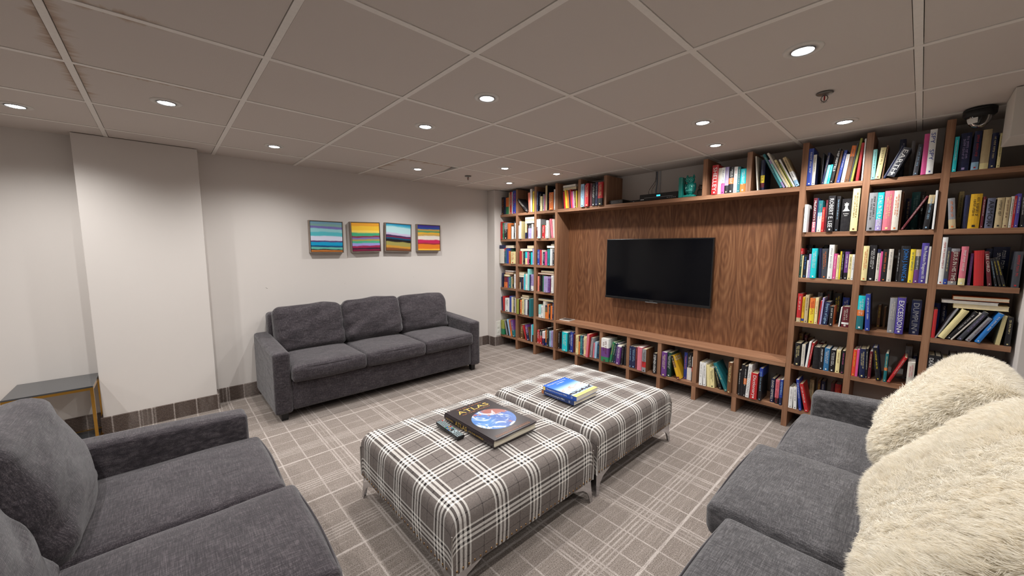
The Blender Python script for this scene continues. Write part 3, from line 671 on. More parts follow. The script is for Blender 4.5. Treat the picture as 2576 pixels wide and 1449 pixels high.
# wall paint, ceiling
def paint(name, col, bs=0.15, sc=180):
    m = MT(name, 0.85, L(col), spec=0.25)
    v = m.coord('Object')
    a = m.noise(v, 1.7, 3); b = m.noise(v, sc, 3)
    m.base(m.mix(m.math('MULTIPLY', a, 0.10), L(col), L(tuple(q*0.86 for q in col))))
    m.bump(b, bs, 0.001); M[name] = m.m
paint('wall_paint', (207, 201, 196)); paint('beam_paint', (204, 198, 190))
def tile_mat():
    m = MT('ceiling_tile', 0.9, spec=0.15)
    geo = m.n('ShaderNodeNewGeometry'); sp = m.n('ShaderNodeSeparateXYZ'); m.lk(geo.outputs['Position'], sp.inputs[0])
    X, Y = sp.outputs[0], sp.outputs[1]
    def vec(sc):
        mp = m.n('ShaderNodeMapping'); m.lk(geo.outputs['Position'], mp.inputs['Vector']); mp.inputs['Scale'].default_value = sc
        return mp.outputs[0]
    nA = m.noise(vec((3, 16, 1)), 1.5, 4, 0.6); nB = m.noise(vec((16, 3, 1)), 1.5, 4, 0.6)
    fine = m.noise(vec((1, 1, 1)), 260, 2)
    def near(sock, c, w, n_):              # brown leak creeping from a line
        d = m.math('ABSOLUTE', m.math('SUBTRACT', sock, c))
        q = m.math('SUBTRACT', 1.0, m.math('DIVIDE', d, m.math('MULTIPLY', m.math('POWER', n_, 2.0), w)), clamp=True)
        return q
    def window(sock, lo, hi, f=0.08):
        a = m.n('ShaderNodeMapRange'); m.lk(sock, a.inputs[0]); a.inputs[1].default_value = lo-f; a.inputs[2].default_value = lo+f
        b = m.n('ShaderNodeMapRange'); m.lk(sock, b.inputs[0]); b.inputs[1].default_value = hi-f; b.inputs[2].default_value = hi+f
        return m.math('MULTIPLY', a.outputs[0], m.math('SUBTRACT', 1.0, b.outputs[0], clamp=True))
    s1 = m.math('MULTIPLY', near(Y, -0.235, 0.17, nB), window(X, -3.0, -1.75))
    s2 = m.math('MULTIPLY', near(X, -1.897, 0.13, nA), window(Y, -0.235, 0.05, 0.03))
    s3 = m.math('MULTIPLY', m.math('MULTIPLY', near(Y, 1.59, 0.30, nB), window(X, -3.73, -3.12, 0.02)), window(Y, 1.59, 2.3, 0.01))
    s4 = m.math('MULTIPLY', m.math('MULTIPLY', near(X, -3.13, 0.25, nA), window(Y, 1.6, 2.15, 0.02)), window(X, -3.7, -3.12, 0.02))
    s5 = m.math('MULTIPLY', m.math('MULTIPLY', near(X, -2.52, 0.09, nA), window(Y, -0.235, 0.3, 0.03)), window(X, -2.7, -2.4, 0.1))
    s = m.math('MAXIMUM', m.math('MAXIMUM', s1, s2), m.math('MAXIMUM', m.math('MAXIMUM', s3, s4), s5))
    base = m.mix(m.math('MULTIPLY', m.noise(vec((1, 1, 1)), 1.3, 2), 0.12), L((203, 194, 187)), L((184, 175, 168)))
    stain = m.ramp(s, [(0.0, L((186, 170, 150))), (0.55, L((160, 128, 98))), (1.0, L((70, 40, 22)))])
    m.base(m.mix(m.math('MULTIPLY', m.math('POWER', s, 0.8), 0.85, clamp=True), base, stain))
    m.bump(fine, 0.25, 0.0015)
    M['ceiling_tile'] = m.m
tile_mat()
simple('grid_paint', (232, 226, 219), 0.55)
simple('plenum_dark', (30, 26, 24), 0.9)

# upholstery
def fabric(name, c0, c1, c2, sc=1.0):
    m = MT(name, 0.92, spec=0.15)
    m.b.inputs['Sheen Weight'].default_value = 0.25
    m.b.inputs['Sheen Roughness'].default_value = 0.5
    a = m.noise(m.coord('Object', (26*sc, 420*sc, 420*sc)), 1, 3, 0.6)
    b = m.noise(m.coord('Object', (420*sc, 30*sc, 60*sc)), 1, 3, 0.6)
    k = m.math('ADD', m.math('MULTIPLY', a, 0.5), m.math('MULTIPLY', b, 0.5))
    big = m.noise(m.coord('Object'), 9, 4, 0.6)
    k = m.math('ADD', m.math('MULTIPLY', k, 0.86), m.math('MULTIPLY', big, 0.14))
    m.base(m.ramp(k, [(0.36, L(c0)), (0.5, L(c1)), (0.66, L(c2))]))
    fold = m.noise(m.coord('Object', (3, 3, 9)), 2.0, 2, 0.4, 0.8)
    m.bump(m.math('ADD', m.math('MULTIPLY', k, 0.22), m.math('MULTIPLY', fold, 1.0)), 0.6, 0.016)
    M[name] = m.m
fabric('charcoal_chenille', (30, 26, 30), (53, 48, 52), (94, 87, 90))
fabric('grey_weave', (40, 38, 41), (70, 68, 70), (114, 111, 113))
simple('piping_fabric', (64, 60, 63), 0.95, spec=0.1); simple('welt', (176, 170, 164), 0.9)
simple('foot_black', (16, 14, 16), 0.4)

def plaid():
    m = MT('plaid_wool', 0.92, spec=0.12)
    uv = m.n('ShaderNodeUVMap'); uv.uv_map = 'UVMap'
    sp = m.n('ShaderNodeSeparateXYZ'); m.lk(uv.outputs[0], sp.inputs[0])
    B, Wt, D = L((116, 108, 104)), L((236, 232, 226)), L((44, 40, 40))
    def axis(sock, c0, per):
        f = frac(m, sock, c0, per)
        u = 1.0/per
        seq = [(-.037, B), (-.037, Wt), (-.0285, D), (-.0165, Wt), (-.0045, B), (-.0015, D), (.0015, B), (.0045, Wt), (.0165, D), (.0285, Wt), (.037, B)]
        st = [(0.0, B), (0.004, D), (0.012, B)] if True else []
        st = [(0.0, D), (0.010, B)] + [(0.5+o*u, c) for o, c in seq[1:]] + [(0.992, D)]
        return m.ramp(f, st, 'CONSTANT')
    ax = axis(sp.outputs[0], 0.0, 0.177); ay = axis(sp.outputs[1], 0.0, 0.20)
    col = m.mix(0.5, ax, ay)
    v = m.n('ShaderNodeMapping'); m.lk(uv.outputs[0], v.inputs['Vector']); v.inputs['Scale'].default_value = (90, 600, 1)
    v2 = m.n('ShaderNodeMapping'); m.lk(uv.outputs[0], v2.inputs['Vector']); v2.inputs['Scale'].default_value = (600, 90, 1)
    w = m.math('ADD', m.math('MULTIPLY', m.noise(v.outputs[0], 1, 2), 0.5), m.math('MULTIPLY', m.noise(v2.outputs[0], 1, 2), 0.5))
    sh = m.ramp(w, [(0.34, g1(0.62)), (0.52, g1(1.0)), (0.68, g1(1.25))])
    m.base(m.mix(1.0, col, sh, 'MULTIPLY'))
    m.bump(w, 0.35, 0.0015)
    M['plaid_wool'] = m.m
plaid()
simple('chrome', (205, 205, 208), 0.16, 1.0)
simple('nail_brass', (150, 120, 84), 0.3, 1.0)
simple('gold_metal', (198, 152, 72), 0.28, 1.0)
simple('dark_mirror', (58, 60, 63), 0.10, 0.0, 0.8)
simple('black_plastic', (12, 12, 14), 0.32)
simple('black_matte', (9, 9, 12), 0.6)
simple('screen_glass', (1, 2, 7), 0.10, 0.0, 0.2)
simple('silver_trim', (150, 152, 155), 0.3, 0.8)
simple('white_plastic', (222, 220, 214), 0.35)
simple('lamp_trim', (214, 209, 202), 0.45)
simple('conduit_white', (188, 190, 194), 0.5)
simple('owl_glaze', (22, 132, 122), 0.12, 0.0, 0.7)
simple('owl_glaze_dark', (10, 88, 84), 0.15, 0.0, 0.7)
simple('owl_glaze_light', (60, 176, 164), 0.12, 0.0, 0.7)
simple('frame_bronze', (150, 136, 124), 0.4, 0.35)
simple('frame_dark', (44, 36, 32), 0.4)
simple('page_paper', (226, 218, 198), 0.85)
simple('red_glass', (150, 8, 12), 0.1)
simple('steel', (120, 116, 112), 0.35, 0.9)
simple('cable_black', (18, 18, 22), 0.5)
simple('cable_blue', (56, 84, 120), 0.5)
simple('lcd_cyan', (60, 200, 240), 0.4, emit=1.6)
mm = MT('lamp_glow', 0.4); mm.b.inputs['Emission Color'].default_value = (1.0, 0.985, 0.95, 1); mm.b.inputs['Emission Strength'].default_value = 34
M['lamp_glow'] = mm.m
mm = MT('clear_glass', 0.03); mm.b.inputs['Transmission Weight'].default_value = 1.0; mm.b.inputs['IOR'].default_value = 1.45
M['clear_glass'] = mm.m
mm = MT('smoked_dome', 0.06, L((30, 28, 30))); mm.b.inputs['Transmission Weight'].default_value = 0.75
M['smoked_dome'] = mm.m
# pile of wool
def fur():
    m = MT('fleece', 0.85, spec=0.2)
    at = m.n('ShaderNodeAttribute'); at.attribute_name = 'Col'
    m.base(at.outputs['Color'])
    tr = m.n('ShaderNodeBsdfTranslucent'); m.lk(at.outputs['Color'], tr.inputs[0])
    mx = m.n('ShaderNodeMixShader'); mx.inputs[0].default_value = 0.38
    m.lk(m.b.outputs[0], mx.inputs[1]); m.lk(tr.outputs[0], mx.inputs[2])
    m.lk(mx.outputs[0], m.t.nodes['Material Output'].inputs[0])
    M['fleece'] = m.m
    m = MT('print', 0.42, spec=0.45)
    at = m.n('ShaderNodeAttribute'); at.attribute_name = 'Col'
    v = m.coord('Object')
    nz = m.noise(v, 45, 4, 0.6)
    m.base(m.mix(m.math('MULTIPLY', m.math('SUBTRACT', nz, 0.42, clamp=True), 0.5), at.outputs['Color'], g1(0.12)))
    M['print'] = m.m
fur()

# ------------------------------------------------------------------ mesh helpers
class MB:
    def __init__(s): s.v = []; s.f = []; s.c = []
    def add(s, verts, faces, col=None):
        o = len(s.v); s.v += [tuple(p) for p in verts]
        for f in faces: s.f.append(tuple(i+o for i in f)); s.c.append(col)
        return s
    def box(s, x0, x1, y0, y1, z0, z1, col=None):
        v = [(x0, y0, z0), (x1, y0, z0), (x1, y1, z0), (x0, y1, z0), (x0, y0, z1), (x1, y0, z1), (x1, y1, z1), (x0, y1, z1)]
        return s.add(v, [(0, 3, 2, 1), (4, 5, 6, 7), (0, 1, 5, 4), (1, 2, 6, 5), (2, 3, 7, 6), (3, 0, 4, 7)], col)
    def lathe(s, prof, n=24, c=(0, 0, 0), col=None, axis='Z', cap=True):
        vs = []; fs = []
        for r, z in prof:
            for i in range(n):
                a = 2*PI*i/n; p = (r*math.cos(a), r*math.sin(a), z)
                if axis == 'Y': p = (p[0], p[2], p[1])
                if axis == 'X': p = (p[2], p[0], p[1])
                vs.append((p[0]+c[0], p[1]+c[1], p[2]+c[2]))
        for k in range(len(prof)-1):
            for i in range(n):
                j = (i+1) % n; fs.append((k*n+i, k*n+j, (k+1)*n+j, (k+1)*n+i))
        if cap:
            if prof[0][0] > 1e-6: fs.append(tuple(reversed(range(n))))
            if prof[-1][0] > 1e-6: fs.append(tuple((len(prof)-1)*n+i for i in range(n)))
        return s.add(vs, fs, col)
    def tube(s, pts, r, n=8, col=None, closed=False):
        pts = [Vector(p) for p in pts]; m = len(pts); vs = []; fs = []
        up = Vector((0, 0, 1))
        for i, p in enumerate(pts):
            a = pts[(i-1) % m] if (closed or i > 0) else p; b = pts[(i+1) % m] if (closed or i < m-1) else p
            t = (b-a).normalized()
            q = up if abs(t.dot(up)) < 0.95 else Vector((1, 0, 0))
            e1 = t.cross(q).normalized(); e2 = t.cross(e1).normalized()
            for k in range(n):
                an = 2*PI*k/n; vs.append(p+e1*(r*math.cos(an))+e2*(r*math.sin(an)))
        for i in range(m if closed else m-1):
            for k in range(n):
                j = (k+1) % n; i2 = (i+1) % m
                fs.append((i*n+k, i*n+j, i2*n+j, i2*n+k))
        if not closed: fs += [tuple(range(n)), tuple((m-1)*n+k for k in reversed(range(n)))]
        return s.add(vs, fs, col)
    def ell(s, c, r, nu=20, nv=12, col=None):
        prof = [(math.sin(PI*i/nv), -math.cos(PI*i/nv)) for i in range(nv+1)]
        o = len(s.v); s.lathe([(max(a, 1e-4), b) for a, b in prof], nu, col=col, cap=False)
        for i in range(o, len(s.v)):
            p = s.v[i]; s.v[i] = (c[0]+p[0]*r[0], c[1]+p[1]*r[1], c[2]+p[2]*r[2])
        return s
    def prism(s, poly, z0, z1, col=None):       # polygon in xy
        n = len(poly); v = [(x, y, z0) for x, y in poly]+[(x, y, z1) for x, y in poly]
        return s.add(v, [tuple(reversed(range(n))), tuple(range(n, 2*n))]+[(i, (i+1) % n, (i+1) % n+n, i+n) for i in range(n)], col)
    def xf(s, mat, start=0):
        for i in range(start, len(s.v)): s.v[i] = tuple(mat @ Vector(s.v[i]))
        return s

def obj(name, mb, mat, parent=None, smooth=False, label=None, loc=None, kind=None, bevel=0, colors=False):
    me = bpy.data.meshes.new(name)
    me.from_pydata(mb.v, [], mb.f)
    me.update()
    if colors:
        ca = me.color_attributes.new('Col', 'FLOAT_COLOR', 'CORNER')
        arr = np.zeros((len(me.loops), 4), dtype=np.float32); k = 0
        for f, c in zip(mb.f, mb.c):
            n = len(f); arr[k:k+n] = c if c is not None else (0.5, 0.5, 0.5, 1); k += n
        ca.data.foreach_set('color', arr.ravel())
    if smooth: me.polygons.foreach_set('use_smooth', [True]*len(me.polygons))
    if mat is not None: me.materials.append(M[mat] if isinstance(mat, str) else mat)
    o = bpy.data.objects.new(name, me); COLL.objects.link(o)
    if parent is not None: o.parent = parent
    if loc is not None: o.location = loc
    if label: o['label'] = label
    if kind: o['kind'] = kind
    if bevel:
        b = o.modifiers.new('bevel', 'BEVEL'); b.width = bevel; b.segments = 2; b.limit_method = 'ANGLE'; b.angle_limit = 0.6
    return o
def thing(name, label, cat, loc=(0, 0, 0), rz=0.0, group=None, rot=None):
    o = bpy.data.objects.new(name, None); COLL.objects.link(o); o.empty_display_size = 0.05
    o.location = loc; o.rotation_euler = rot if rot else (0, 0, rz)
    o['label'] = label; o['category'] = cat
    if group: o['group'] = group
    return o
def tag(o, label, cat, group=None):
    o['label'] = label; o['category'] = cat
    if group: o['group'] = group
    return o
def struct(name, mb, mat, **k):
    o = obj(name, mb, mat, **k); o['kind'] = 'structure'; return o

def rbox(sx, sy, sz, r, n=(10, 10, 4), bulge=(0, 0, 0), amp=0.0, freq=6.0, seed=0, fold=0.0, rexp=None):
    """rounded, crowned, slightly lumpy box centred on the origin (half sizes sx,sy,sz)"""
    mb = MB(); idx = {}
    def P(u, v, w):
        p = Vector((u*sx, v*sy, w*sz))
        q = Vector((max(-sx+r, min(sx-r, p.x)), max(-sy+r, min(sy-r, p.y)), max(-sz+r, min(sz-r, p.z))))
        d = p-q
        if d.length > 1e-9: d = d.normalized()*r
        p = q+d
        p.x += math.copysign(1, u)*bulge[0]*(1-v*v)*(1-w*w)*abs(u)
        p.y += math.copysign(1, v)*bulge[1]*(1-u*u)*(1-w*w)*abs(v)
        p.z += math.copysign(1, w)*bulge[2]*(1-u**4)*(1-v**4)*abs(w)
        if amp:
            k = mnoise.noise_vector(Vector((p.x*freq+seed, p.y*freq-seed*2, p.z*freq+seed*3)))
            p += k*amp
        if fold:
            k = mnoise.noise(Vector((p.x*2.2+seed, p.y*3+seed, p.z*11+seed+p.x*5)))
            e = (abs(u)**2)*0.8+0.35
            if abs(v) > 0.9: p.y += k*fold*e*math.copysign(1, v)
            p.z += k*fold*0.4
        return p
    def grid(f, na, nb, flip):
        for i in range(na+1):
            for j in range(nb+1):
                u, v, w = f(-1+2*i/na, -1+2*j/nb)
                key = (round(u, 5), round(v, 5), round(w, 5))
                if key not in idx: idx[key] = len(mb.v); mb.v.append(tuple(P(*key)))
        for i in range(na):
            for j in range(nb):
                ks = []
                for a, b in ((i, j), (i+1, j), (i+1, j+1), (i, j+1)):
                    u, v, w = f(-1+2*a/na, -1+2*b/nb); ks.append(idx[(round(u, 5), round(v, 5), round(w, 5))])
                mb.f.append(tuple(reversed(ks)) if flip else tuple(ks)); mb.c.append(None)
    sg = lambda t: t
    # cosine-like spacing towards the edges for clean rounding
    def e(t, s): 
        k = min(0.92, 1-r/max(s, 1e-6)*1.0)
        a = abs(t)
        q = a/0.75*k if a < 0.75 else k+(a-0.75)/0.25*(1-k)
        return math.copysign(q, t)
    ex = lambda t: e(t, sx); ey = lambda t: e(t, sy); ez = lambda t: e(t, sz)
    nx, ny, nz = [max(8, int(round(q/8.0))*8) for q in n]
    grid(lambda a, b: (ex(a), ey(b), 1), nx, ny, False); grid(lambda a, b: (ex(a), ey(b), -1), nx, ny, True)
    grid(lambda a, b: (ex(a), 1, ez(b)), nx, nz, True); grid(lambda a, b: (ex(a), -1, ez(b)), nx, nz, False)
    grid(lambda a, b: (1, ey(a), ez(b)), ny, nz, False); grid(lambda a, b: (-1, ey(a), ez(b)), ny, nz, True)
    return mb
def T(x=0, y=0, z=0, rx=0, ry=0, rz=0):
    return Matrix.Translation((x, y, z)) @ Matrix.Rotation(rz, 4, 'Z') @ Matrix.Rotation(ry, 4, 'Y') @ Matrix.Rotation(rx, 4, 'X')

# ------------------------------------------------------------------ lettering cache
_TXT = {}
def text_meshes(strings):
    objs = []
    for s in strings:
        cu = bpy.data.curves.new('t', 'FONT'); cu.body = s; cu.size = 1.0; cu.resolution_u = 2
        cu.align_x = 'LEFT'
        o = bpy.data.objects.new('t', cu); COLL.objects.link(o); objs.append((s, o, cu))
    bpy.context.view_layer.update()
    dg = bpy.context.evaluated_depsgraph_get()
    for s, o, cu in objs:
        me = bpy.data.meshes.new_from_object(o.evaluated_get(dg))
        vs = [tuple(v.co) for v in me.vertices]; fs = [tuple(p.vertices) for p in me.polygons]
        xs = [v[0] for v in vs]; ys = [v[1] for v in vs]
        x0, x1, y0, y1 = min(xs), max(xs), min(ys), max(ys)
        _TXT[s] = ([((x-x0)/(x1-x0), (y-y0)/(y1-y0)) for x, y, z in vs], fs, (x1-x0)/(y1-y0))
        bpy.data.meshes.remove(me); bpy.data.objects.remove(o); bpy.data.curves.remove(cu)
def put_text(mb, s, origin, ax, ay, length, height, col, keep=False):
    """lay the string s in the plane origin + u*ax + v*ay; fills length x height"""
    vs, fs, asp = _TXT[s]
    if keep:
        h = min(height, length/asp); length = h*asp; height = h
    o = Vector(origin); ax = Vector(ax); ay = Vector(ay)
    mb.add([o+ax*(u*length)+ay*(v*height) for u, v in vs], fs, col)
    return length, height
# ------------------------------------------------------------------ room shell
CEIL = 2.146
XW, XE, YS, YN = -4.12, 1.10, -3.0, 3.76        # wall A, right side, behind camera, television wall
struct('floor', MB().box(XW-.1, XE+.1, YS-.1, YN+.1, -0.08, 0.0), 'carpet')
wl = struct('wall_left', MB().box(XW-.12, XW, YS-.12, YN+.12, 0, 2.30), 'wall_paint')
struct('wall_back', MB().box(XW, XE, YN, YN+.12, 0, 2.30), 'wall_paint')
struct('wall_right', MB().box(XE, XE+.12, YS-.12, YN+.12, 0, 2.30), 'wall_paint')
struct('wall_front', MB().box(XW, XE, YS-.12, YS, 0, 2.30), 'wall_paint')
o = struct('trim_1', MB().box(XW, -3.978, -0.402, 0.262, 0, CEIL), 'wall_paint', bevel=.004); o['label'] = 'boxed pillar projecting from the wall beside the sofa'
o = struct('trim_2', MB().box(XW, -3.962, 3.345, YN, 0, CEIL), 'wall_paint', bevel=.004); o['label'] = 'corner pilaster left of the bookshelves'
o = struct('trim_3', MB().box(0.402, XE, 3.36, YN, 0, CEIL), 'wall_paint', bevel=.004); o['label'] = 'corner pilaster right of the bookshelves'
o = struct('trim_4', MB().box(0.249, XE, 3.07, 3.36, 1.915, CEIL), 'beam_paint', bevel=.004); o['label'] = 'boxed beam under the ceiling at the right'
# little plaster chips on the sofa wall
for (y, z, s) in ((0.694, 0.995, .010), (0.70, 0.987, .006), (-.03, 1.86, .007)):
    pass
# carpeted skirting
BH, BT = 0.125, 0.012
def skirt(name, x0, x1, y0, y1): struct(name, MB().box(x0, x1, y0, y1, 0, BH), 'carpet_base')
skirt('baseboard_left', XW, XW+BT, 0.262+BT, 3.345-BT)
skirt('baseboard_left_2', XW, XW+BT, YS, -0.402-BT)
mb = MB().box(XW, -3.978+BT, -0.402-BT, -0.402, 0, BH); mb.box(-3.978, -3.978+BT, -0.402, 0.262, 0, BH); mb.box(XW, -3.978+BT, 0.262, 0.262+BT, 0, BH)
struct('baseboard_pillar', mb, 'carpet_base')
mb = MB().box(XW, -3.962+BT, 3.345-BT, 3.345, 0, BH); mb.box(-3.962, -3.962+BT, 3.345, YN, 0, BH)
struct('baseboard_back', mb, 'carpet_base')
mb = MB().box(0.402-BT, XE, 3.36-BT, 3.36, 0, BH); mb.box(0.402-BT, 0.402, 3.36, YN, 0, BH)
struct('baseboard_right', mb, 'carpet_base')

# ------------------------------------------------------------------ suspended ceiling: slab, grid bars, tiles
ceil = struct('ceiling', MB().box(XW-.1, XE+.1, YS-.1, YN+.1, 2.30, 2.38), 'plenum_dark')
GX, GY, PX, PY = -1.287, 0.982, 0.6096, 0.608
xs = [GX-i*PX for i in range(-3, 5)]; xs.sort()
ys = [GY+j*PY for j in range(-6, 5)]
BW = 0.012
xe = [XW]+xs+[XE]; ye = [YS]+ys+[YN]
for y in ys:
    obj('grid_bar', MB().box(XW, XE, y-BW, y+BW, CEIL, CEIL+.03), 'grid_paint', ceil)
for x in xs:
    for k in range(len(ye)-1):
        a = ye[k]+(BW if k else 0); b = ye[k+1]-(BW if k < len(ye)-2 else 0)
        if b-a > .02: obj('grid_bar', MB().box(x-BW, x+BW, a, b, CEIL+.0005, CEIL+.03), 'grid_paint', ceil)
tile_cache = {}
for a in range(len(xe)-1):
    for b in range(len(ye)-1):
        x0, x1, y0, y1 = xe[a], xe[a+1], ye[b], ye[b+1]
        ga = 0.0 if a == 0 else BW+.0022; gb = 0.0 if a == len(xe)-2 else BW+.0022
        ha = 0.0 if b == 0 else BW+.0022; hb = 0.0 if b == len(ye)-2 else BW+.0022
        w, d = (x1-gb)-(x0+ga), (y1-hb)-(y0+ha)
        if w < .03 or d < .03: continue
        cx, cy = (x0+ga+x1-gb)/2, (y0+ha+y1-hb)/2
        sagged = abs(cx+3.42) < .1 and abs(cy-1.895) < .1
        if sagged:                                   # warped, stained tile that has slipped off its bars
            mb = MB(); W2, D2 = w/2, d/2
            mb.prism([(-W2, -D2), (W2, -D2), (W2, D2-.075), (W2*.2, D2-.02), (-W2, D2), (-W2, D2), (-W2, -D2+.20), (-W2+.03, -D2)][:5]+[(-W2+.001, -D2+.22), (-W2+.035, -D2+.001)][:2], 0, .014)
            t = obj('ceiling_tile', mb, 'ceiling_tile', ceil, loc=(cx, cy, CEIL+.003))
            continue
        key = (round(w, 3), round(d, 3))
        if key not in tile_cache:
            t = obj('ceiling_tile', MB().box(-w/2, w/2, -d/2, d/2, 0, .014), 'ceiling_tile', ceil, loc=(cx, cy, CEIL+.003))
            tile_cache[key] = t.data
        else:
            t = bpy.data.objects.new('ceiling_tile', tile_cache[key]); COLL.objects.link(t); t.parent = ceil; t.location = (cx, cy, CEIL+.003)

# ------------------------------------------------------------------ recessed downlights
def ringprof(r0, r1, z0, z1):
    return [(r0, z1), (r0, z0), (r1, z0), (r1, z1)]
LAMPS = [(-3.464, -.538, 'above the gold side table'), (-2.828, .074, 'in front of the boxed pillar, nearest the stained bar'), (-3.453, .694, 'above the left arm of the far sofa'),
         (-2.227, 1.30, 'between far sofa and near ottoman, left of a pair'), (-1.597, 1.298, 'above the near ottoman, right of a pair'), (-3.455, 1.92, 'in the stained slipped tile'),
         (-2.829, 2.521, 'above the carpet beyond the far ottoman corner'), (-3.42, 3.118, 'nearest the left pilaster'), (-2.663, 3.101, 'before the first compartment above television'),
         (-.377, 1.905, 'above the right sofa, largest in view'), (-.98, 2.515, 'before the television, right of centre'), (-1.116, 3.126, 'close to the owl compartment'),
         (-.38, 3.133, 'before the left column right of television'),
         (-1.597, -.55, None), (-2.83, -1.15, None), (-.38, .08, None), (-1.0, -1.8, None), (.5, -.6, None), (.62, 1.2, None), (-3.3, -2.2, None)]
HID = ['above the left sofa back', 'near the left wall', 'almost overhead', 'in the middle of the rear ceiling', 'right of the camera', 'above the right sofa back', 'in the far rear corner']
def make_lamp():
    t = thing('downlight', 'x', 'ceiling light')
    obj('trim_ring', MB().lathe([(.040, .010), (.040, -.001), (.058, -.003), (.0655, -.001), (.067, .004)], 40, cap=False), 'lamp_trim', t, smooth=True)
    obj('gimbal_ring', MB().lathe([(.0415, .010), (.0405, -.004), (.0385, -.006), (.036, -.004), (.0355, .006)], 36, cap=False), 'silver_trim', t, smooth=True)
    obj('bulb', MB().lathe([(.0001, -.0095), (.014, -.0085), (.026, -.0055), (.0345, .000), (.035, .006)], 28, cap=False), 'lamp_glow', t, smooth=True)
    return t
sp = bpy.data.lights.new('spot', 'SPOT'); sp.energy = LAMP_W; sp.spot_size = math.radians(150); sp.spot_blend = 1.0
sp.shadow_soft_size = 0.02; sp.color = (1.0, 0.985, 0.965)
lamp_proto = make_lamp()
for i, (x, y, where) in enumerate(LAMPS):
    if i == 0: t = lamp_proto
    else:
        t = lamp_proto.copy(); COLL.objects.link(t)
        for ch in list(lamp_proto.children):
            if ch.type == 'LIGHT': continue
            c = ch.copy(); COLL.objects.link(c); c.parent = t
    t.location = (x, y, CEIL)
    t['label'] = 'round recessed spotlight '+where if where else 'round recessed spotlight behind the camera, '+HID[i-13]
    t['group'] = 'recessed ceiling spotlights'
    t['category'] = 'ceiling light'
    if where is None: t['group'] = 'spotlights behind the camera'
    lo = bpy.data.objects.new('spot', sp); COLL.objects.link(lo); lo.parent = t; lo.location = (0, 0, -.034)

# ------------------------------------------------------------------ sprinklers, dome camera
def sprinkler(x, y, lab):
    t = thing('sprinkler', lab, 'sprinkler', (x, y, CEIL), group='ceiling sprinklers')
    obj('escutcheon', MB().lathe([(.034, .0), (.036, -.002), (.030, -.007), (.016, -.010), (.006, -.011)], 28), 'steel', t, smooth=True)
    mb = MB()
    mb.tube([(math.sin(a)*.0135, 0, -.026+math.cos(a)*.0145) for a in [2*PI*k/20 for k in range(20)]], .0022, 6, closed=True)
    obj('frame', mb, 'steel', t, smooth=True)
    obj('glass_bulb', MB().lathe([(.0015, -.036), (.003, -.033), (.003, -.018), (.0015, -.012)], 10), 'red_glass', t, smooth=True)
    mb = MB(); mb.lathe([(.003, -.041), (.004, -.044), (.004, -.045)], 12)
    for k in range(10):
        a = 2*PI*k/10
        mb.add([(math.cos(a-.2)*.004, math.sin(a-.2)*.004, -.0445), (math.cos(a-.18)*.0145, math.sin(a-.18)*.0145, -.0435), (math.cos(a+.18)*.0145, math.sin(a+.18)*.0145, -.0435), (math.cos(a+.2)*.004, math.sin(a+.2)*.004, -.0445)], [(0, 1, 2, 3)])
    obj('deflector', mb, 'steel', t)
sprinkler(-.389, 2.494, 'steel fire sprinkler with red bulb above the right sofa')
sprinkler(-3.41, 2.503, 'steel fire sprinkler with red bulb near the left bookshelves')
t = thing('dome_camera', 'black smoked dome camera with white sticker at the right end', 'camera', (.163, 3.385, CEIL))
obj('housing', MB().lathe([(.056, 0), (.062, -.004), (.063, -.012), (.0605, -.013), (.0605, -.0145), (.063, -.0155), (.062, -.036), (.052, -.047), (.046, -.047)], 40), 'black_matte', t, smooth=True)
obj('dome', MB().lathe([(.046*math.cos(a), -.047-.058*math.sin(a)) for a in [PI/2*k/10 for k in range(10)]]+[(.0005, -.105)], 36, cap=False), 'smoked_dome', t, smooth=True)
mb = MB()
for i in range(5):
    for j in range(3): pass
def sphpt(a, b, r=.0475): return (r*math.cos(b)*math.cos(a), r*math.cos(b)*math.sin(a), -.047-.0595*math.sin(b))
na, nb = 6, 4; a0, a1, b0, b1 = -PI*.92, -PI*.55, .12, .62
g = [[sphpt(a0+(a1-a0)*i/na, b0+(b1-b0)*j/nb) for j in range(nb+1)] for i in range(na+1)]
mb.add([p for r in g for p in r], [(i*(nb+1)+j, (i+1)*(nb+1)+j, (i+1)*(nb+1)+j+1, i*(nb+1)+j+1) for i in range(na) for j in range(nb)])
obj('sticker', mb, 'white_plastic', t, smooth=True, label='white sticker')

# ------------------------------------------------------------------ wall unit
YF, YB = 3.45, 3.755
LV = [.156, .495, .826, 1.158, 1.489, 1.822]; TH = .032; TOP = 2.125
def board(nm, par, x0, x1, y0, y1, z0, z1, mat):
    px, py, pz = par.location
    return obj(nm, MB().box(x0-px, x1-px, y0-py, y1-py, z0-pz, z1-pz), mat, par, bevel=.0008)
BL = thing('bookcase', 'open walnut bookcase of three columns left of the television', 'bookcase', (-3.46, YB, 0))
MU = thing('media_unit', 'walnut television wall unit with panelled back, bench and compartments', 'media unit', (-1.79, YB, 0))
BR = thing('bookcase', 'open walnut bookcase of three columns right of the television', 'bookcase', (-.10, YB, 0))
V = [-3.653, -3.617, -3.318, -3.282, -2.978, -2.942]
for a, b in ((V[0], V[1]), (V[2], V[3]), (V[4], V[5])): board('upright', BL, a, b, YF, YB, 0, TOP, 'walnut_upright')
for z in LV:
    for a, b in ((-3.962, V[0]), (V[1], V[2]), (V[3], V[4])): board('shelf', BL, a+.0004, b-.0004, YF+.0006, YB, z-TH, z, 'walnut_shelf')
for a, b in ((-.636, -.600), (-.298, -.262), (.047, .083)): board('upright', BR, a, b, YF, YB, 0, TOP, 'walnut_upright')
for k, z in enumerate(LV):
    for a, b in ((-.600, -.298), (-.262, .047), (.083, .388 if k < 4 else .4015)): board('shelf', BR, a+.0004, b-.0004, YF+.0006, YB, z-TH, z, 'walnut_shelf')
MX0, MX1 = V[5], -.636
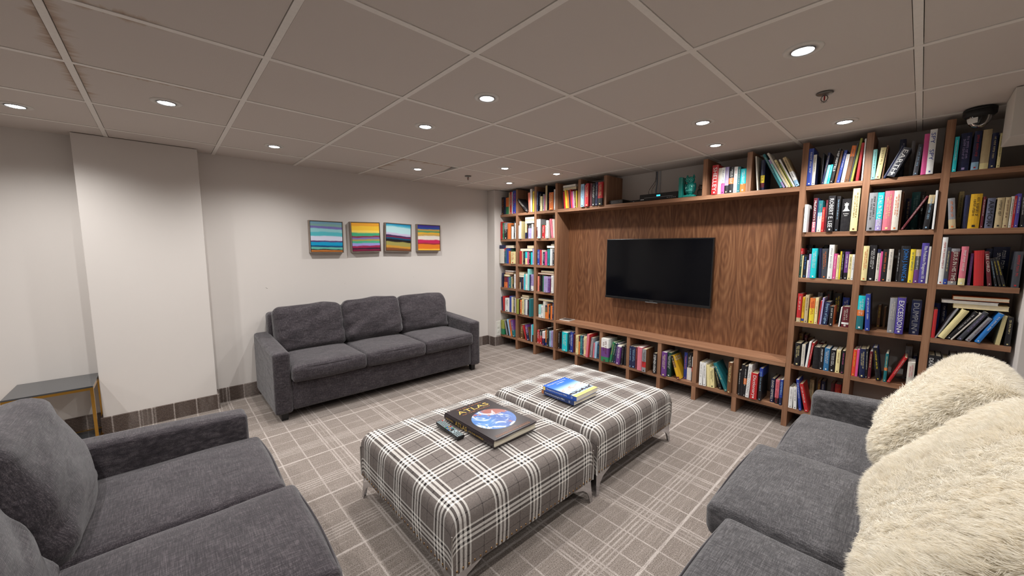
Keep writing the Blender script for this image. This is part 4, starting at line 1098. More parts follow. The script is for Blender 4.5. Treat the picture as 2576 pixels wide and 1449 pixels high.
board('top_shelf', MU, MX0, MX1, YF+.0006, YB, LV[5]-TH-.003, LV[5], 'walnut_shelf')
board('bench_top', MU, MX0, -1.31, YF-.004, 3.67, .466, .500, 'walnut_shelf')
board('bench_top', MU, -1.3095, MX1, YF-.004, 3.67, .466, .500, 'walnut_shelf')
board('bottom_shelf', MU, MX0, MX1, YF+.0012, YB, LV[0]-TH, LV[0], 'walnut_shelf')
board('back_panel', MU, MX0, MX1, 3.67, 3.688, .466, LV[5]-TH-.003, 'walnut_panel')
posts = [(-2.645, -2.609), (-2.313, -2.277), (-1.983, -1.947), (-1.652, -1.616), (-1.320, -1.284), (-.989, -.953)]
for a, b in posts:
    board('divider', MU, a, b, YF, YB, LV[0], .466, 'walnut_upright')
    board('divider', MU, a, b, YF+.0002, YB, 0, LV[0]-TH, 'walnut_upright')
for k in (0, 1, 4, 5):
    a, b = posts[k]; board('divider', MU, a, b, YF, YB, LV[5], TOP, 'walnut_upright')

# ------------------------------------------------------------------ television
TV = thing('television', 'large black flat-screen television mounted on the walnut panel', 'television', (-1.79, 3.59, 1.148))
w, h = .547, .3175
mb = MB().box(-w, w, -.012, .022, -h, h); obj('casing', mb, 'black_plastic', TV, bevel=.003)
obj('screen', MB().box(-w+.010, w-.010, -.0135, -.0122, -h+.024, h-.010), 'screen_glass', TV)
obj('rear_housing', MB().box(-.32, .32, .022, .055, -.24, .16), 'black_matte', TV, bevel=.006)
obj('wall_bracket', MB().box(-.16, .16, .055, .0795, -.12, .12), 'black_matte', TV)
obj('bottom_rail', MB().box(-w, w, -.0150, -.0122, -h, -h+.022), 'black_plastic', TV, bevel=.001)
obj('sensor_bar', MB().box(-.075, .055, -.016, .0, -h-.007, -h-.0005), 'silver_trim', TV, bevel=.001)
SPECIAL = ['SONY', 'ATLAS', 'THE TIMES', 'OF THE WORLD', 'Managerial Accounting', 'for MBAs', 'Managerial Accounting for MBAs', 'Financial Accounting for MBAs', 'LONDON', 'COMPREHENSIVE EDITION', 'STAR', 'WARS', 'breaking', 'dawn', 'BALANCE', 'D']
titles = []
for ln in BOOKS.splitlines():
    q = ln.split()
    if q[0][0] != '@' and q[0] != 'f' and q[6] not in '.-*' and '&' not in q[6]: titles.append(q[6].replace('_', ' '))
text_meshes(sorted(set(SPECIAL+titles)))
mb = MB(); put_text(mb, 'SONY', (-.028, -.0152, -h+.007), (1, 0, 0), (0, 0, 1), .040, .008, None)
obj('logo', mb, 'silver_trim', TV)

# ------------------------------------------------------------------ paintings
def art(name, bands, seed, wav=0.02, tilt=0.0):
    """horizontal brushed bands; bands listed from the bottom: (height fraction, colour)"""
    m = MT(name, 0.45, spec=0.4)
    tc = m.n('ShaderNodeTexCoord'); sp_ = m.n('ShaderNodeSeparateXYZ'); m.lk(tc.outputs['Object'], sp_.inputs[0])
    u = m.math('DIVIDE', sp_.outputs[1], .32); v = m.math('ADD', m.math('DIVIDE', sp_.outputs[2], .29), 0.5)
    n1 = m.noise(m.coord('Object', (1, 5, 14), (seed, seed, seed)), 1.2, 4, 0.6)
    n2 = m.noise(m.coord('Object', (1, 9, 130), (seed, 0, seed)), 1.0, 3, 0.6)
    vv = m.math('ADD', v, m.math('MULTIPLY', m.math('SUBTRACT', n1, 0.5), wav*5))
    vv = m.math('ADD', vv, m.math('MULTIPLY', m.math('SUBTRACT', n2, 0.5), 0.035))
    vv = m.math('ADD', vv, m.math('MULTIPLY', u, tilt))
    st = []
    for k, (t_, c) in enumerate(bands):
        st.append((max(0.0, t_), L(c)))
    st = st[:30]
    c = m.ramp(vv, st, 'LINEAR'); m.base(c); m.bump(n2, 0.2, 0.001)
    M[name] = m.m
def hard(*bs):      # (top fraction, colour) bands from the bottom, with narrow blends
    out = []; lo = 0.0
    for t_, c in bs:
        k_ = min(.018, (t_-lo)*.3); out += [(lo+k_, c), (t_-k_, c)]; lo = t_
    return out
art('art_a', hard((.05, (176, 108, 50)), (.07, (30, 30, 30)), (.15, (96, 176, 160)), (.20, (0, 60, 110)), (.32, (0, 150, 195)), (.36, (80, 50, 105)), (.52, (205, 208, 226)), (.66, (80, 178, 188)), (.78, (140, 196, 200)), (.86, (112, 104, 168)), (.93, (120, 160, 150)), (1.0, (110, 150, 170))), 1.3)
art('art_b', hard((.05, (120, 24, 60)), (.10, (28, 16, 44)), (.18, (150, 30, 76)), (.28, (150, 146, 208)), (.35, (60, 166, 130)), (.41, (160, 150, 80)), (.48, (118, 104, 160)), (.54, (130, 26, 62)), (.66, (62, 160, 118)), (.74, (240, 206, 90)), (.90, (236, 190, 50)), (1.0, (226, 158, 40))), 4.1)
art('art_c', hard((.08, (120, 70, 40)), (.16, (190, 140, 50)), (.32, (150, 142, 76)), (.42, (14, 12, 16)), (.48, (0, 70, 104)), (.52, (110, 24, 60)), (.58, (60, 30, 80)), (.66, (190, 180, 206)), (.90, (176, 214, 218)), (.95, (90, 180, 200)), (1.0, (40, 140, 180))), 8.2, .02, .05)
art('art_d', hard((.05, (236, 180, 60)), (.24, (222, 122, 30)), (.29, (150, 40, 50)), (.42, (196, 36, 88)), (.58, (226, 218, 208)), (.66, (196, 160, 84)), (.72, (232, 176, 50)), (.80, (90, 150, 100)), (.86, (196, 160, 70)), (.93, (30, 74, 150)), (1.0, (58, 48, 140))), 12.7)
ARTS = [(1.231, 1.476, 'art_a', 0.3, 'small framed canvas of turquoise sea under white clouds, leftmost of four'),
        (1.628, 1.484, 'art_b', -1.2, 'small framed canvas of yellow, green and crimson stripes, hung crooked'),
        (2.003, 1.486, 'art_c', 1.6, 'small framed canvas of pale sky over black hills'),
        (2.398, 1.488, 'art_d', 0.2, 'small framed canvas of blue, white and orange stripes, rightmost of four')]
for (cy, cz, mt, ro, lab) in ARTS:
    t = thing('painting', lab, 'painting', (XW+.001, cy, cz), rot=(math.radians(-ro), 0, 0), group='four canvases above the far sofa')
    S = .160; Dp = .046
    mb = MB().box(0, Dp, -S, -S+.006, -S, S); mb.box(0, Dp, S-.006, S, -S, S); mb.box(0, Dp, -S+.006, S-.006, -S, -S+.006); mb.box(0, Dp, -S+.006, S-.006, S-.006, S)
    obj('frame', mb, 'frame_bronze', t)
    obj('backing', MB().box(.002, Dp-.012, -S+.006, S-.006, -S+.006, S-.006), 'frame_dark', t)
    obj('canvas', MB().box(Dp-.012, Dp-.003, -S+.011, S-.011, -S+.011, S-.011), mt, t)
# wall marks
mb = MB()
for (y, z, a, l_) in ((.690, .996, -.8, .012), (.697, .990, -.3, .008), (1.4, .99, .1, .004), (2.2, 1.02, 0, .005)):
    c, s_ = math.cos(a), math.sin(a)
    mb.add([(XW+.0008, y-c*l_/2, z-s_*l_/2-.001), (XW+.0008, y+c*l_/2, z+s_*l_/2-.001), (XW+.0008, y+c*l_/2, z+s_*l_/2+.001), (XW+.0008, y-c*l_/2, z-s_*l_/2+.001)], [(0, 1, 2, 3)])
obj('scuff_mark', mb, 'plenum_dark', wl)

# outlet plate on the pilaster by the shelves
t = thing('outlet_plate', 'white power outlet plate on the left pilaster beside the shelves', 'outlet', (-3.962, 3.405, .24))
obj('plate', MB().box(0, .006, -.036, .036, -.10, .105), 'white_plastic', t, bevel=.002)
obj('socket', MB().box(.006, .010, -.016, .016, .012, .05), 'white_plastic', t, bevel=.002)
obj('socket', MB().box(.006, .010, -.016, .016, -.05, -.012), 'white_plastic', t, bevel=.002)

# ------------------------------------------------------------------ sofas (local frame: length +X, front +Y=0, back at -.82)
def sofa(label, loc, rz, L_, cush, fab, armz=(.565, .59), DP=.82, lean=None, lump=1.0, cy_=-.562, backs=True):
    t = thing('sofa', label, 'sofa', loc, rz, group='charcoal three-seat sofas')
    ax = .122
    ci = (L_-2*ax)/3
    for side in (0, 1):
        xc = ax/2 if side == 0 else L_-ax/2
        mb = rbox(ax/2, DP/2-.01, .255, .022, (8, 24, 16), (.004, .002, .006), .0022, 5, side*9+loc[0])
        for i, (x, y, z) in enumerate(mb.v):
            k = (z+.255)/.51
            z2 = z+(.02*(-y/(DP/2)) if z > 0 else 0)*k
            mb.v[i] = (x+xc, y-DP/2, z2+.075+.255-.012)
        a = obj('arm', mb, fab, t, smooth=True)
    mb = rbox((L_-2*ax)/2+.004, .375, .125, .018, (24, 16, 8), (0, .002, 0), .002, 4, 3); mb.xf(T(L_/2, -.385-.012, .075+.125))
    obj('base', mb, fab, t, smooth=True)
    mb = rbox((L_-.20)/2, .065, .345, .03, (24, 8, 16), (0, .004, .004), .002, 4, 7); mb.xf(T(L_/2, -DP+.075, .085+.345))
    obj('back_frame', mb, fab, t, smooth=True)
    for i in range(3):
        off, dz, dw = cush[i]
        x0 = ax+ci*i
        hw = ci/2-.001+dw
        mb = rbox(hw, .325, .062, .028, (24, 24, 8), (.004, .014, .020), .0045, 4.5, i*5+loc[1]); mb.xf(T(x0+ci/2, -.325+.034+off, .376+dz))
        c = obj('seat_cushion', mb, fab, t, smooth=True)
        yy = .034+off; pz = .376+dz
        for zz in (pz+.050, pz-.048):
            pp = [(x0+ci/2+u*hw*.93, yy-.0135+.0135*(1-u*u), zz) for u in [-1+2*k/16 for k in range(17)]]
            obj('piping', MB().tube(pp, .0022, 6), 'piping_fabric', c, smooth=True)
    if backs:
        for i in range(3):
            x0 = ax+ci*i
            lz = lean[i] if lean else (0, 0, 0)
            mb = rbox(ci/2+.004, .080, .205, .055, (32, 16, 24), (.006, .030, .012), .013*lump, 4.6, i*11+loc[0]*3, fold=.034*lump)
            for k, p in enumerate(mb.v):          # slumped: fuller at the bottom
                z = p[2]/.205
                mb.v[k] = (p[0]*(1-.02*max(0, z)), p[1]*(1-.18*z), p[2])
            mb.xf(T(x0+ci/2+lz[0], cy_+lz[1], .640+lz[2], rx=math.radians(14)))
            c = obj('back_cushion', mb, fab, t, smooth=True)
    for (x, y) in ((.045, -.05), (L_-.045-.05, -.05), (.045, -DP+.09), (L_-.095, -DP+.09)):
        mb = MB(); a0_ = .055; a1_ = .042
        zt = .085
        mb.add([(x+.01-.005, y-a1_+.005, 0), (x+a0_-.005, y-a1_+.005, 0), (x+a0_-.005, y+.0, 0), (x+.005, y+.0, 0), (x, y-a0_, zt), (x+a0_, y-a0_, zt), (x+a0_, y+.005, zt), (x, y+.005, zt)], [(0, 3, 2, 1), (4, 5, 6, 7), (0, 1, 5, 4), (1, 2, 6, 5), (2, 3, 7, 6), (3, 0, 4, 7)])
        obj('foot', mb, 'foot_black', t)
    return t
sofa('charcoal sofa under the four paintings against the left wall', (-3.28, 2.56, 0), -PI/2, 2.0, [(0, .004, 0), (.004, .0, 0), (0, -.002, 0)], 'charcoal_chenille', lean=[(0, 0, -.012), (0, .01, .004), (0, -.005, -.008)])
sofa('charcoal sofa in the left foreground facing the television', (-2.315, .265, 0), 0, 1.93, [(.0, .0, 0), (.03, .004, 0), (.012, .0, 0)], 'charcoal_chenille', DP=.95, cy_=-.637, lump=.55, lean=[(.0, .0, -.02), (-.03, -.045, -.065), (0, -.03, -.04)])
sofa('grey sofa at the right with two white fleece cushions', (-.365, .66, 0), PI/2, 2.11, [(.0, .0, 0), (.062, .014, .012), (-.004, .0, -.004)], 'grey_weave')

# ------------------------------------------------------------------ fleece cushions
def fleece(label, center, hw, hh, tilt, n, seed):
    """cushion in the plane spanned by world Y and an up-tilted axis, facing -X and up"""
    t = thing('fleece_cushion', label, 'cushion', center, group='white fleece cushions on the right sofa')
    R = Matrix.Rotation(tilt, 4, 'Y') @ Matrix.Rotation(math.radians(seed*3-4), 4, 'Z')
    rr = np.random.RandomState(seed)
    mb = rbox(hw, hh, .085, .060, (24, 24, 8), (0, 0, .035), .012, 4, seed)
    # pinch corners slightly
    for i, p in enumerate(mb.v):
        q = (abs(p[0])/hw)**3*(abs(p[1])/hh)**3
        mb.v[i] = (p[0]*(1+.02*q), p[1]*(1+.02*q), p[2]*(1-.45*q))
    mb.xf(R)
    base = obj('cover', mb, None, t, smooth=True, colors=True)
    for k in range(len(mb.c)): mb.c[k] = None
    base.data.materials.append(M['fleece'])
    ca = base.data.color_attributes['Col']; arr = np.tile(np.array(L((236, 228, 210)), dtype=np.float32), (len(base.data.loops), 1)); ca.data.foreach_set('color', arr.ravel())
    me = base.data
    V_ = np.array([v.co[:] for v in me.vertices]); N_ = np.array([v.normal[:] for v in me.vertices])
    tris = []; 
    for p in me.polygons:
        vv = list(p.vertices)
        for k in range(1, len(vv)-1): tris.append((vv[0], vv[k], vv[k+1]))
    tris = np.array(tris)
    A = V_[tris[:, 0]]; B_ = V_[tris[:, 1]]; C_ = V_[tris[:, 2]]
    area = np.linalg.norm(np.cross(B_-A, C_-A), axis=1)
    # nothing grows on the side that is pressed into the sofa
    back = np.array((R @ Vector((0, 0, -1)))[:])
    cn = np.cross(B_-A, C_-A); cn /= (np.linalg.norm(cn, axis=1)[:, None]+1e-9)
    area = area*np.where(cn @ back > .5, .06, 1.0)
    pick = rr.choice(len(tris), n, p=area/area.sum())
    u = rr.rand(n); v = rr.rand(n); fl_ = u+v > 1; u[fl_] = 1-u[fl_]; v[fl_] = 1-v[fl_]
    P0 = A[pick]+(B_-A)[pick]*u[:, None]+(C_-A)[pick]*v[:, None]
    Nn = N_[tris[pick, 0]]*(1-u-v)[:, None]+N_[tris[pick, 1]]*u[:, None]+N_[tris[pick, 2]]*v[:, None]
    Nn /= np.linalg.norm(Nn, axis=1)[:, None]+1e-9
    # combing field: smooth low-frequency direction + clumps
    nc = 2200; ci_ = rr.randint(0, n, nc); cl = P0[ci_]; cdir = rr.normal(size=(nc, 3))
    own = np.zeros(n, dtype=int)
    for s0 in range(0, n, 4000):
        d = ((P0[s0:s0+4000, None, :]-cl[None, :, :])**2).sum(2); own[s0:s0+4000] = d.argmin(1)
    sw = np.stack([np.sin(P0[:, 1]*9+seed)+np.cos(P0[:, 2]*7), np.sin(P0[:, 2]*8+1+seed)+np.cos(P0[:, 0]*9), -1.2+0*P0[:, 0]+.6*np.sin(P0[:, 1]*11)], 1)
    D = Nn*1.0+sw*.42+cdir[own]*.16+rr.normal(size=(n, 3))*.16
    dn = (D*Nn).sum(1); D += Nn*np.clip(.25-dn, 0, None)[:, None]
    D /= np.linalg.norm(D, axis=1)[:, None]
    D2 = D+sw*.40+cdir[own]*.14+rr.normal(size=(n, 3))*.16; D2 /= np.linalg.norm(D2, axis=1)[:, None]
    ln = (.020+.012*rr.rand(n))*(1+.18*np.sin(P0[:, 1]*13+P0[:, 2]*9))
    wd = .0006+.0004*rr.rand(n)
    tip = cl[own]-P0
    P1 = P0+D*(ln*.5)[:, None]; P2 = P1+D2*(ln*.5)[:, None]+tip*.12
    side = np.cross(D, rr.normal(size=(n, 3))); side /= np.linalg.norm(side, axis=1)[:, None]+1e-9
    P0 = P0-Nn*.004
    VV = np.empty((n, 5, 3)); VV[:, 0] = P0-side*wd[:, None]; VV[:, 1] = P0+side*wd[:, None]
    VV[:, 2] = P1-side*(wd*.85)[:, None]; VV[:, 3] = P1+side*(wd*.85)[:, None]; VV[:, 4] = P2
    me2 = bpy.data.meshes.new('fleece_pile')
    me2.vertices.add(n*5); me2.vertices.foreach_set('co', VV.reshape(-1).astype(np.float32))
    base_i = np.arange(n)*5
    loops = np.stack([base_i, base_i+1, base_i+3, base_i+2, base_i+2, base_i+3, base_i+4], 1).reshape(-1)
    me2.loops.add(n*7); me2.loops.foreach_set('vertex_index', loops.astype(np.int32))
    me2.polygons.add(n*2)
    ls = np.stack([np.arange(n)*7, np.arange(n)*7+4], 1).reshape(-1)
    me2.polygons.foreach_set('loop_start', ls.astype(np.int32))
    me2.update(calc_edges=True); me2.validate()
    tone = rr.rand(n)*.5+.5*rr.rand(nc)[own]
    c0 = np.array(L((250, 246, 236))[:3]); c1 = np.array(L((240, 228, 204))[:3])
    rgb = c0[None]*(1-tone[:, None]*.55)+c1[None]*tone[:, None]*.55
    col = np.ones((n, 7, 4), dtype=np.float32); col[:, :, :3] = rgb[:, None, :]
    ca = me2.color_attributes.new('Col', 'FLOAT_COLOR', 'CORNER'); ca.data.foreach_set('color', col.reshape(-1))
    me2.polygons.foreach_set('use_smooth', [True]*len(me2.polygons))
    me2.materials.append(M['fleece'])
    o_ = bpy.data.objects.new('fleece_pile', me2); COLL.objects.link(o_); o_.parent = t; o_['kind'] = 'stuff'
    return t
fleece('white fleece cushion at the far end of the grey sofa', (.115, 2.255, .700), .235, .272, math.radians(-56), 110000, 1)
fleece('large white fleece cushion nearest the camera on the grey sofa', (.165, 1.455, .70), .26, .455, math.radians(-52), 210000, 2)

# ------------------------------------------------------------------ ottomans
def ottoman(label, x0, x1, y0, y1, seed):
    cx, cy = (x0+x1)/2, (y0+y1)/2; a, b = (x1-x0)/2, (y1-y0)/2
    t = thing('ottoman', label, 'ottoman', (cx, cy, 0), group='plaid ottomans')
    r = .05; zt = .375; zb = .125; crown = .032
    def prof(s, A):          # arc-length s -> (pos, drop)
        sg = 1 if s >= 0 else -1; s = abs(s); fl_ = A-r
        if s <= fl_: return sg*s, 0.0
        th = min((s-fl_)/r, PI/2)
        return sg*(fl_+r*math.sin(th)), r*(1-math.cos(th))
    SA, SB = a-r+r*PI/2, b-r+r*PI/2
    def crow(x, y): return crown*(1-(x/a)**2)*(1-(y/b)**2)
    verts = []; faces = []; uvs = []
    def patch(f, nu, nv):
        o_ = len(verts)
        for i in range(nu+1):
            for j in range(nv+1):
                p, uv = f(i/nu, j/nv); verts.append(p); uvs.append(uv)
        for i in range(nu):
            for j in range(nv): faces.append((o_+i*(nv+1)+j, o_+(i+1)*(nv+1)+j, o_+(i+1)*(nv+1)+j+1, o_+i*(nv+1)+j+1))
    def sp_(q, S, A):       # denser sampling in the rounded rims
        w_ = 2*q-1; k = (A-r)/S
        return math.copysign(abs(w_)/.7*k if abs(w_) < .7 else k+(abs(w_)-.7)/.3*(1-k), w_)*S
    def top(u, v):
        s, q = sp_(u, SA, a), sp_(v, SB, b)
        x, dx = prof(s, a); y, dy = prof(q, b)
        lump = .0025*mnoise.noise(Vector((x*5+seed, y*5, seed)))
        return (x, y, zt-dx-dy*(1-dx/r*.35)+crow(x, y)+lump), (s, q)
    patch(top, 32, 32)
    def side(ax, sg):
        def f(u, v):
            if ax == 0:
                q = sp_(u, SB, b); y, dy = prof(q, b); z0 = zt-r-dy*.65
                zz = z0+(zb-z0)*v
                bul = .006*math.sin(PI*v)*(1-(y/b)**6)
                return (sg*(a+bul), y, zz), (sg*(SA+(z0-zz)), q)
            q = sp_(u, SA, a); x, dx = prof(q, a); z0 = zt-r-dx*.65
            zz = z0+(zb-z0)*v
            bul = .006*math.sin(PI*v)*(1-(x/a)**6)
            return (x, sg*(b+bul), zz), (q, sg*(SB+(z0-zz)))
        patch(f, 32, 8)
    side(0, 1); side(0, -1); side(1, 1); side(1, -1)
    me = bpy.data.meshes.new('body'); me.from_pydata(verts, [], faces); me.update()
    ul = me.uv_layers.new(name='UVMap')
    li = np.zeros(len(me.loops), dtype=np.int32); me.loops.foreach_get('vertex_index', li)
    ul.data.foreach_set('uv', np.array(uvs, dtype=np.float32)[li].ravel())
    bm = bmesh.new(); bm.from_mesh(me); bmesh.ops.recalc_face_normals(bm, faces=bm.faces[:])
    bmesh.ops.remove_doubles(bm, verts=bm.verts[:], dist=.0003); bmesh.ops.recalc_face_normals(bm, faces=bm.faces[:]); bm.to_mesh(me); bm.free()
    me.polygons.foreach_set('use_smooth', [True]*len(me.polygons))
    me.materials.append(M['plaid_wool'])
    o_ = bpy.data.objects.new('body', me); COLL.objects.link(o_); o_.parent = t
    obj('underside', MB().box(-a+.01, a-.01, -b+.01, b-.01, zb-.006, zb+.01), 'black_matte', t)
    # corner welts
    zc = zt-2*r+.018
    for sx in (-1, 1):
        for sy in (-1, 1):
            obj('corner_welt', MB().tube([(sx*(a+.0015), sy*(b+.0015), zb+.002), (sx*(a+.0025), sy*(b+.0025), (zb+zc)/2), (sx*(a+.0005), sy*(b+.0005), zc)], .0035, 6), 'welt', t, smooth=True)
    # nail heads along the lower edge
    mb = MB(); st = .0285
    def nail(x, y, nx, ny):
        e1 = Vector((-ny, nx, 0)); e3 = Vector((nx, ny, 0)); o0 = Vector((x, y, zb+.014)); vs = []
        for (rr_, hh_) in ((.0052, 0), (.0042, .0022)):
            for k in range(7):
                an = 2*PI*k/7; vs.append(o0+e1*(rr_*math.cos(an))+Vector((0, 0, 1))*(rr_*math.sin(an))+e3*hh_)
        vs.append(o0+e3*.0032)
        fs = [(k, (k+1) % 7, (k+1) % 7+7, k+7) for k in range(7)]+[(k+7, (k+1) % 7+7, 14) for k in range(7)]
        mb.add(vs, fs)
    for sg in (-1, 1):
        k = -a+.02
        while k < a-.01: nail(k, sg*(b+.0015), 0, sg); k += st
        k = -b+.02
        while k < b-.01: nail(sg*(a+.0015), k, sg, 0); k += st
    obj('nail_heads', mb, 'nail_brass', t, smooth=True, kind='stuff')
    # chrome corner legs: two flared blades meeting at the corner
    for sx in (-1, 1):
        for sy in (-1, 1):
            mb = MB(); prof_ = [(0, zb-.006), (.15, zb-.006), (.13, zb-.014), (.070, zb-.034), (.042, zb-.058), (.030, zb-.085), (.026, 0), (.006, 0)]
            n_ = len(prof_)
            for ax in (0, 1):
                vs = []
                for th in (0, .004):
                    for (s_, z) in prof_:
                        lean_ = (zb-z)*.10
                        if ax == 0: vs.append((sx*(a-.006-s_+lean_), sy*(b-.008-th+lean_), z))
                        else: vs.append((sx*(a-.008-th+lean_), sy*(b-.006-s_+lean_), z))
                mb.add(vs, [tuple(range(n_)), tuple(reversed(range(n_, 2*n_)))]+[(i, (i+1) % n_, (i+1) % n_+n_, i+n_) for i in range(n_)])
            obj('leg', mb, 'chrome', t)
    return t
ottoman('plaid ottoman nearest the camera, holding the atlas', -1.992, -1.108, .722, 1.622, 1)
ottoman('plaid ottoman nearest the television, holding two blue textbooks', -1.992, -1.115, 1.672, 2.572, 6)
# ------------------------------------------------------------------ colours of the books (linear)
PAL = dict(k=(26, 24, 28), n=(26, 34, 72), b=(38, 62, 150), b1=(52, 112, 158), B=(34, 118, 196), s=(150, 188, 216), c=(28, 196, 206), a=(140, 212, 210), t=(30, 110, 118), g=(40, 124, 84), G=(24, 62, 48),
           l=(150, 156, 66), y=(232, 206, 54), q=(214, 166, 30), Y=(232, 218, 160), o=(222, 118, 52), o1=(224, 72, 44), r=(184, 38, 42), R=(98, 26, 38), p=(216, 84, 148), P=(104, 58, 128), P1=(78, 64, 150),
           v=(164, 150, 200), v1=(102, 106, 128), w=(232, 232, 230), W=(214, 208, 196), e=(142, 142, 146), E=(64, 66, 74), d=(196, 176, 136), D=(110, 72, 44), s1=(232, 132, 112), s2=(214, 116, 132))
PALL = {k: L(v) for k, v in PAL.items()}
PAPER = [L((232, 222, 198)), L((222, 206, 170)), L((238, 234, 224))]
def parse(col):
    sp_ = col.split('|'); cov = PALL[sp_[1].split(',')[0]] if len(sp_) > 1 else None
    seg = []
    for q in sp_[0].split(','):
        a = q.split('@'); seg.append((float(a[1]) if len(a) > 1 else 0.0, PALL[a[0]]))
    return seg, cov

def book_geometry(X, W, H, th, d, col, title, tcol, D, deep=False):
    """cover, pages and lettering as three MBs in coordinates local to the shelf point below the spine centre"""
    w = max(.004, W*math.cos(th)); 
    Lh = (H-(w*math.sin(th) if th > 0 else 0))/math.cos(th)
    Lh = max(.05, Lh)
    seg, cov = parse(col)
    rr = random.Random(int(X*1e5) % 99991+int(H*1e4))
    t = .0022 if w > .012 else .0009
    hard_ = w > .02
    cover, pages, let = MB(), MB(), MB()
    zs = [s[0]*Lh for s in seg]+[Lh]; zs[0] = 0.0
    bul = min(.004, w*.10)
    for k in range(len(seg)):
        z0, z1 = zs[k], zs[k+1]
        if z1-z0 < .0008: continue
        c = seg[k][1]; cc = cov if cov else (seg[max(range(len(seg)), key=lambda i: zs[i+1]-zs[i])][1] if len(seg) > 3 else c)
        n = 4 if w > .009 else 2
        pts = [(w*i/n, bul-bul*math.sin(PI*i/n)) for i in range(n+1)]
        o_ = [(x, y) for x, y in pts]+[(w-t*.6, .0032+bul)] + [(t*.6, .0032+bul)]
        cover.prism(o_, z0, z1, c)
        cover.box(0, t, bul+.0005, D, z0, z1, cc); cover.box(w-t, w, bul+.0005, D, z0, z1, cc)
    ins = .0035 if hard_ else .0004
    pages.box(t, w-t, .0033+bul, D-ins, ins if hard_ else .0005, Lh-ins, rr.choice(PAPER))
    if title not in '.*' and title[0] != '-':
        s = title.replace('_', ' ')
        c = PALL[tcol]; asp = _TXT[s][2]
        ln = Lh*.80; hh = min(w*.62, ln/asp*1.6)
        if hh*asp*1.6 < ln: ln = hh*asp*1.6
        put_text(let, s, (w/2-hh/2, -.0006, Lh*.92), (0, 0, -1), (1, 0, 0), ln, hh, c)
        # little publisher mark at the foot
        let.box(w*.38, w*.62, -.0006, -.0002, .010, .010+min(.012, w*.3), c)
    elif title == '*':                    # white chess piece above two words
        c = PALL['w']; k = Lh*.27; zc = Lh*.62; xc = w/2; y_ = -.0006
        prof_ = [(.30, 0), (.30, .05), (.24, .10), (.12, .32), (.10, .62), (.19, .66), (.19, .71), (.13, .73), (.20, .90), (.13, .86), (.06, .93), (.03, .93), (.03, 1.0), (0, 1.0)]
        pl = [(xc+a*k, y_, zc+b*k) for a, b in prof_]+[(xc-a*k, y_, zc+b*k) for a, b in reversed(prof_)]
        n_ = len(prof_)
        for i in range(n_-1): let.add([pl[i], pl[i+1], pl[2*n_-2-i], pl[2*n_-1-i]], [(0, 1, 2, 3)], c)
        put_text(let, 'breaking', (w*.22, -.0006, Lh*.52), (1, 0, 0), (0, 0, 1), w*.56, .010, c)
        put_text(let, 'dawn', (w*.33, -.0006, Lh*.475), (1, 0, 0), (0, 0, 1), w*.34, .008, c)
    elif title[0] == '-':                    # lettering too small to read in the photograph: letter-sized marks only
        c = PALL[tcol]
        rows = 2 if w > .028 else 1
        for r_ in range(rows):
            hh = w*(.34 if rows == 1 else .22); xc = w*(.5 if rows == 1 else (.66 if r_ == 0 else .36))
            z = Lh*(.90-.06*r_); end = Lh*(.30+.15*rr.random())
            pit = max(.0035, hh*.75)
            while z > end:
                wl_ = rr.randint(3, 8)
                for _ in range(wl_):
                    if z < end: break
                    q = hh*(.75+.25*rr.random())
                    kind = rr.random()
                    if kind < .35: let.box(xc-q/2, xc+q/2, -.0006, -.0002, z-pit*.36, z-pit*.06, c)
                    elif kind < .7:
                        let.box(xc-q/2, xc+q/2, -.0006, -.0002, z-pit*.26, z-pit*.02, c); let.box(xc+q*.2, xc+q/2, -.0006, -.0002, z-pit*.7, z-pit*.26, c)
                    else:
                        let.box(xc-q/2, xc-q*.25, -.0006, -.0002, z-pit*.7, z-pit*.02, c); let.box(xc+q*.1, xc+q*.4, -.0006, -.0002, z-pit*.7, z-pit*.02, c)
                    z -= pit
                z -= pit*.8
        let.box(w*.36, w*.64, -.0006, -.0002, .008, .008+min(.012, w*.3), c)
    if '&' in title:                      # words printed on the front board
        for k_, s in enumerate(title.split('&')[1].split('_')):
            put_text(let, s, (w+.0006, D*.14, Lh*(.86-.10*k_)), (0, 1, 0), (0, 0, 1), D*.72, Lh*.075, PALL['w'] if w > .02 else PALL['G'])
    # stand / lean, then centre the thing's origin under the spine
    R = Matrix.Rotation(th, 4, 'Y')
    lift = w*math.sin(th) if th > 0 else 0
    xf = Matrix.Translation((-w/2*math.cos(th), 0, lift+.0002)) @ R
    for m in (cover, pages, let): m.xf(xf)
    return cover, pages, let, w, Lh

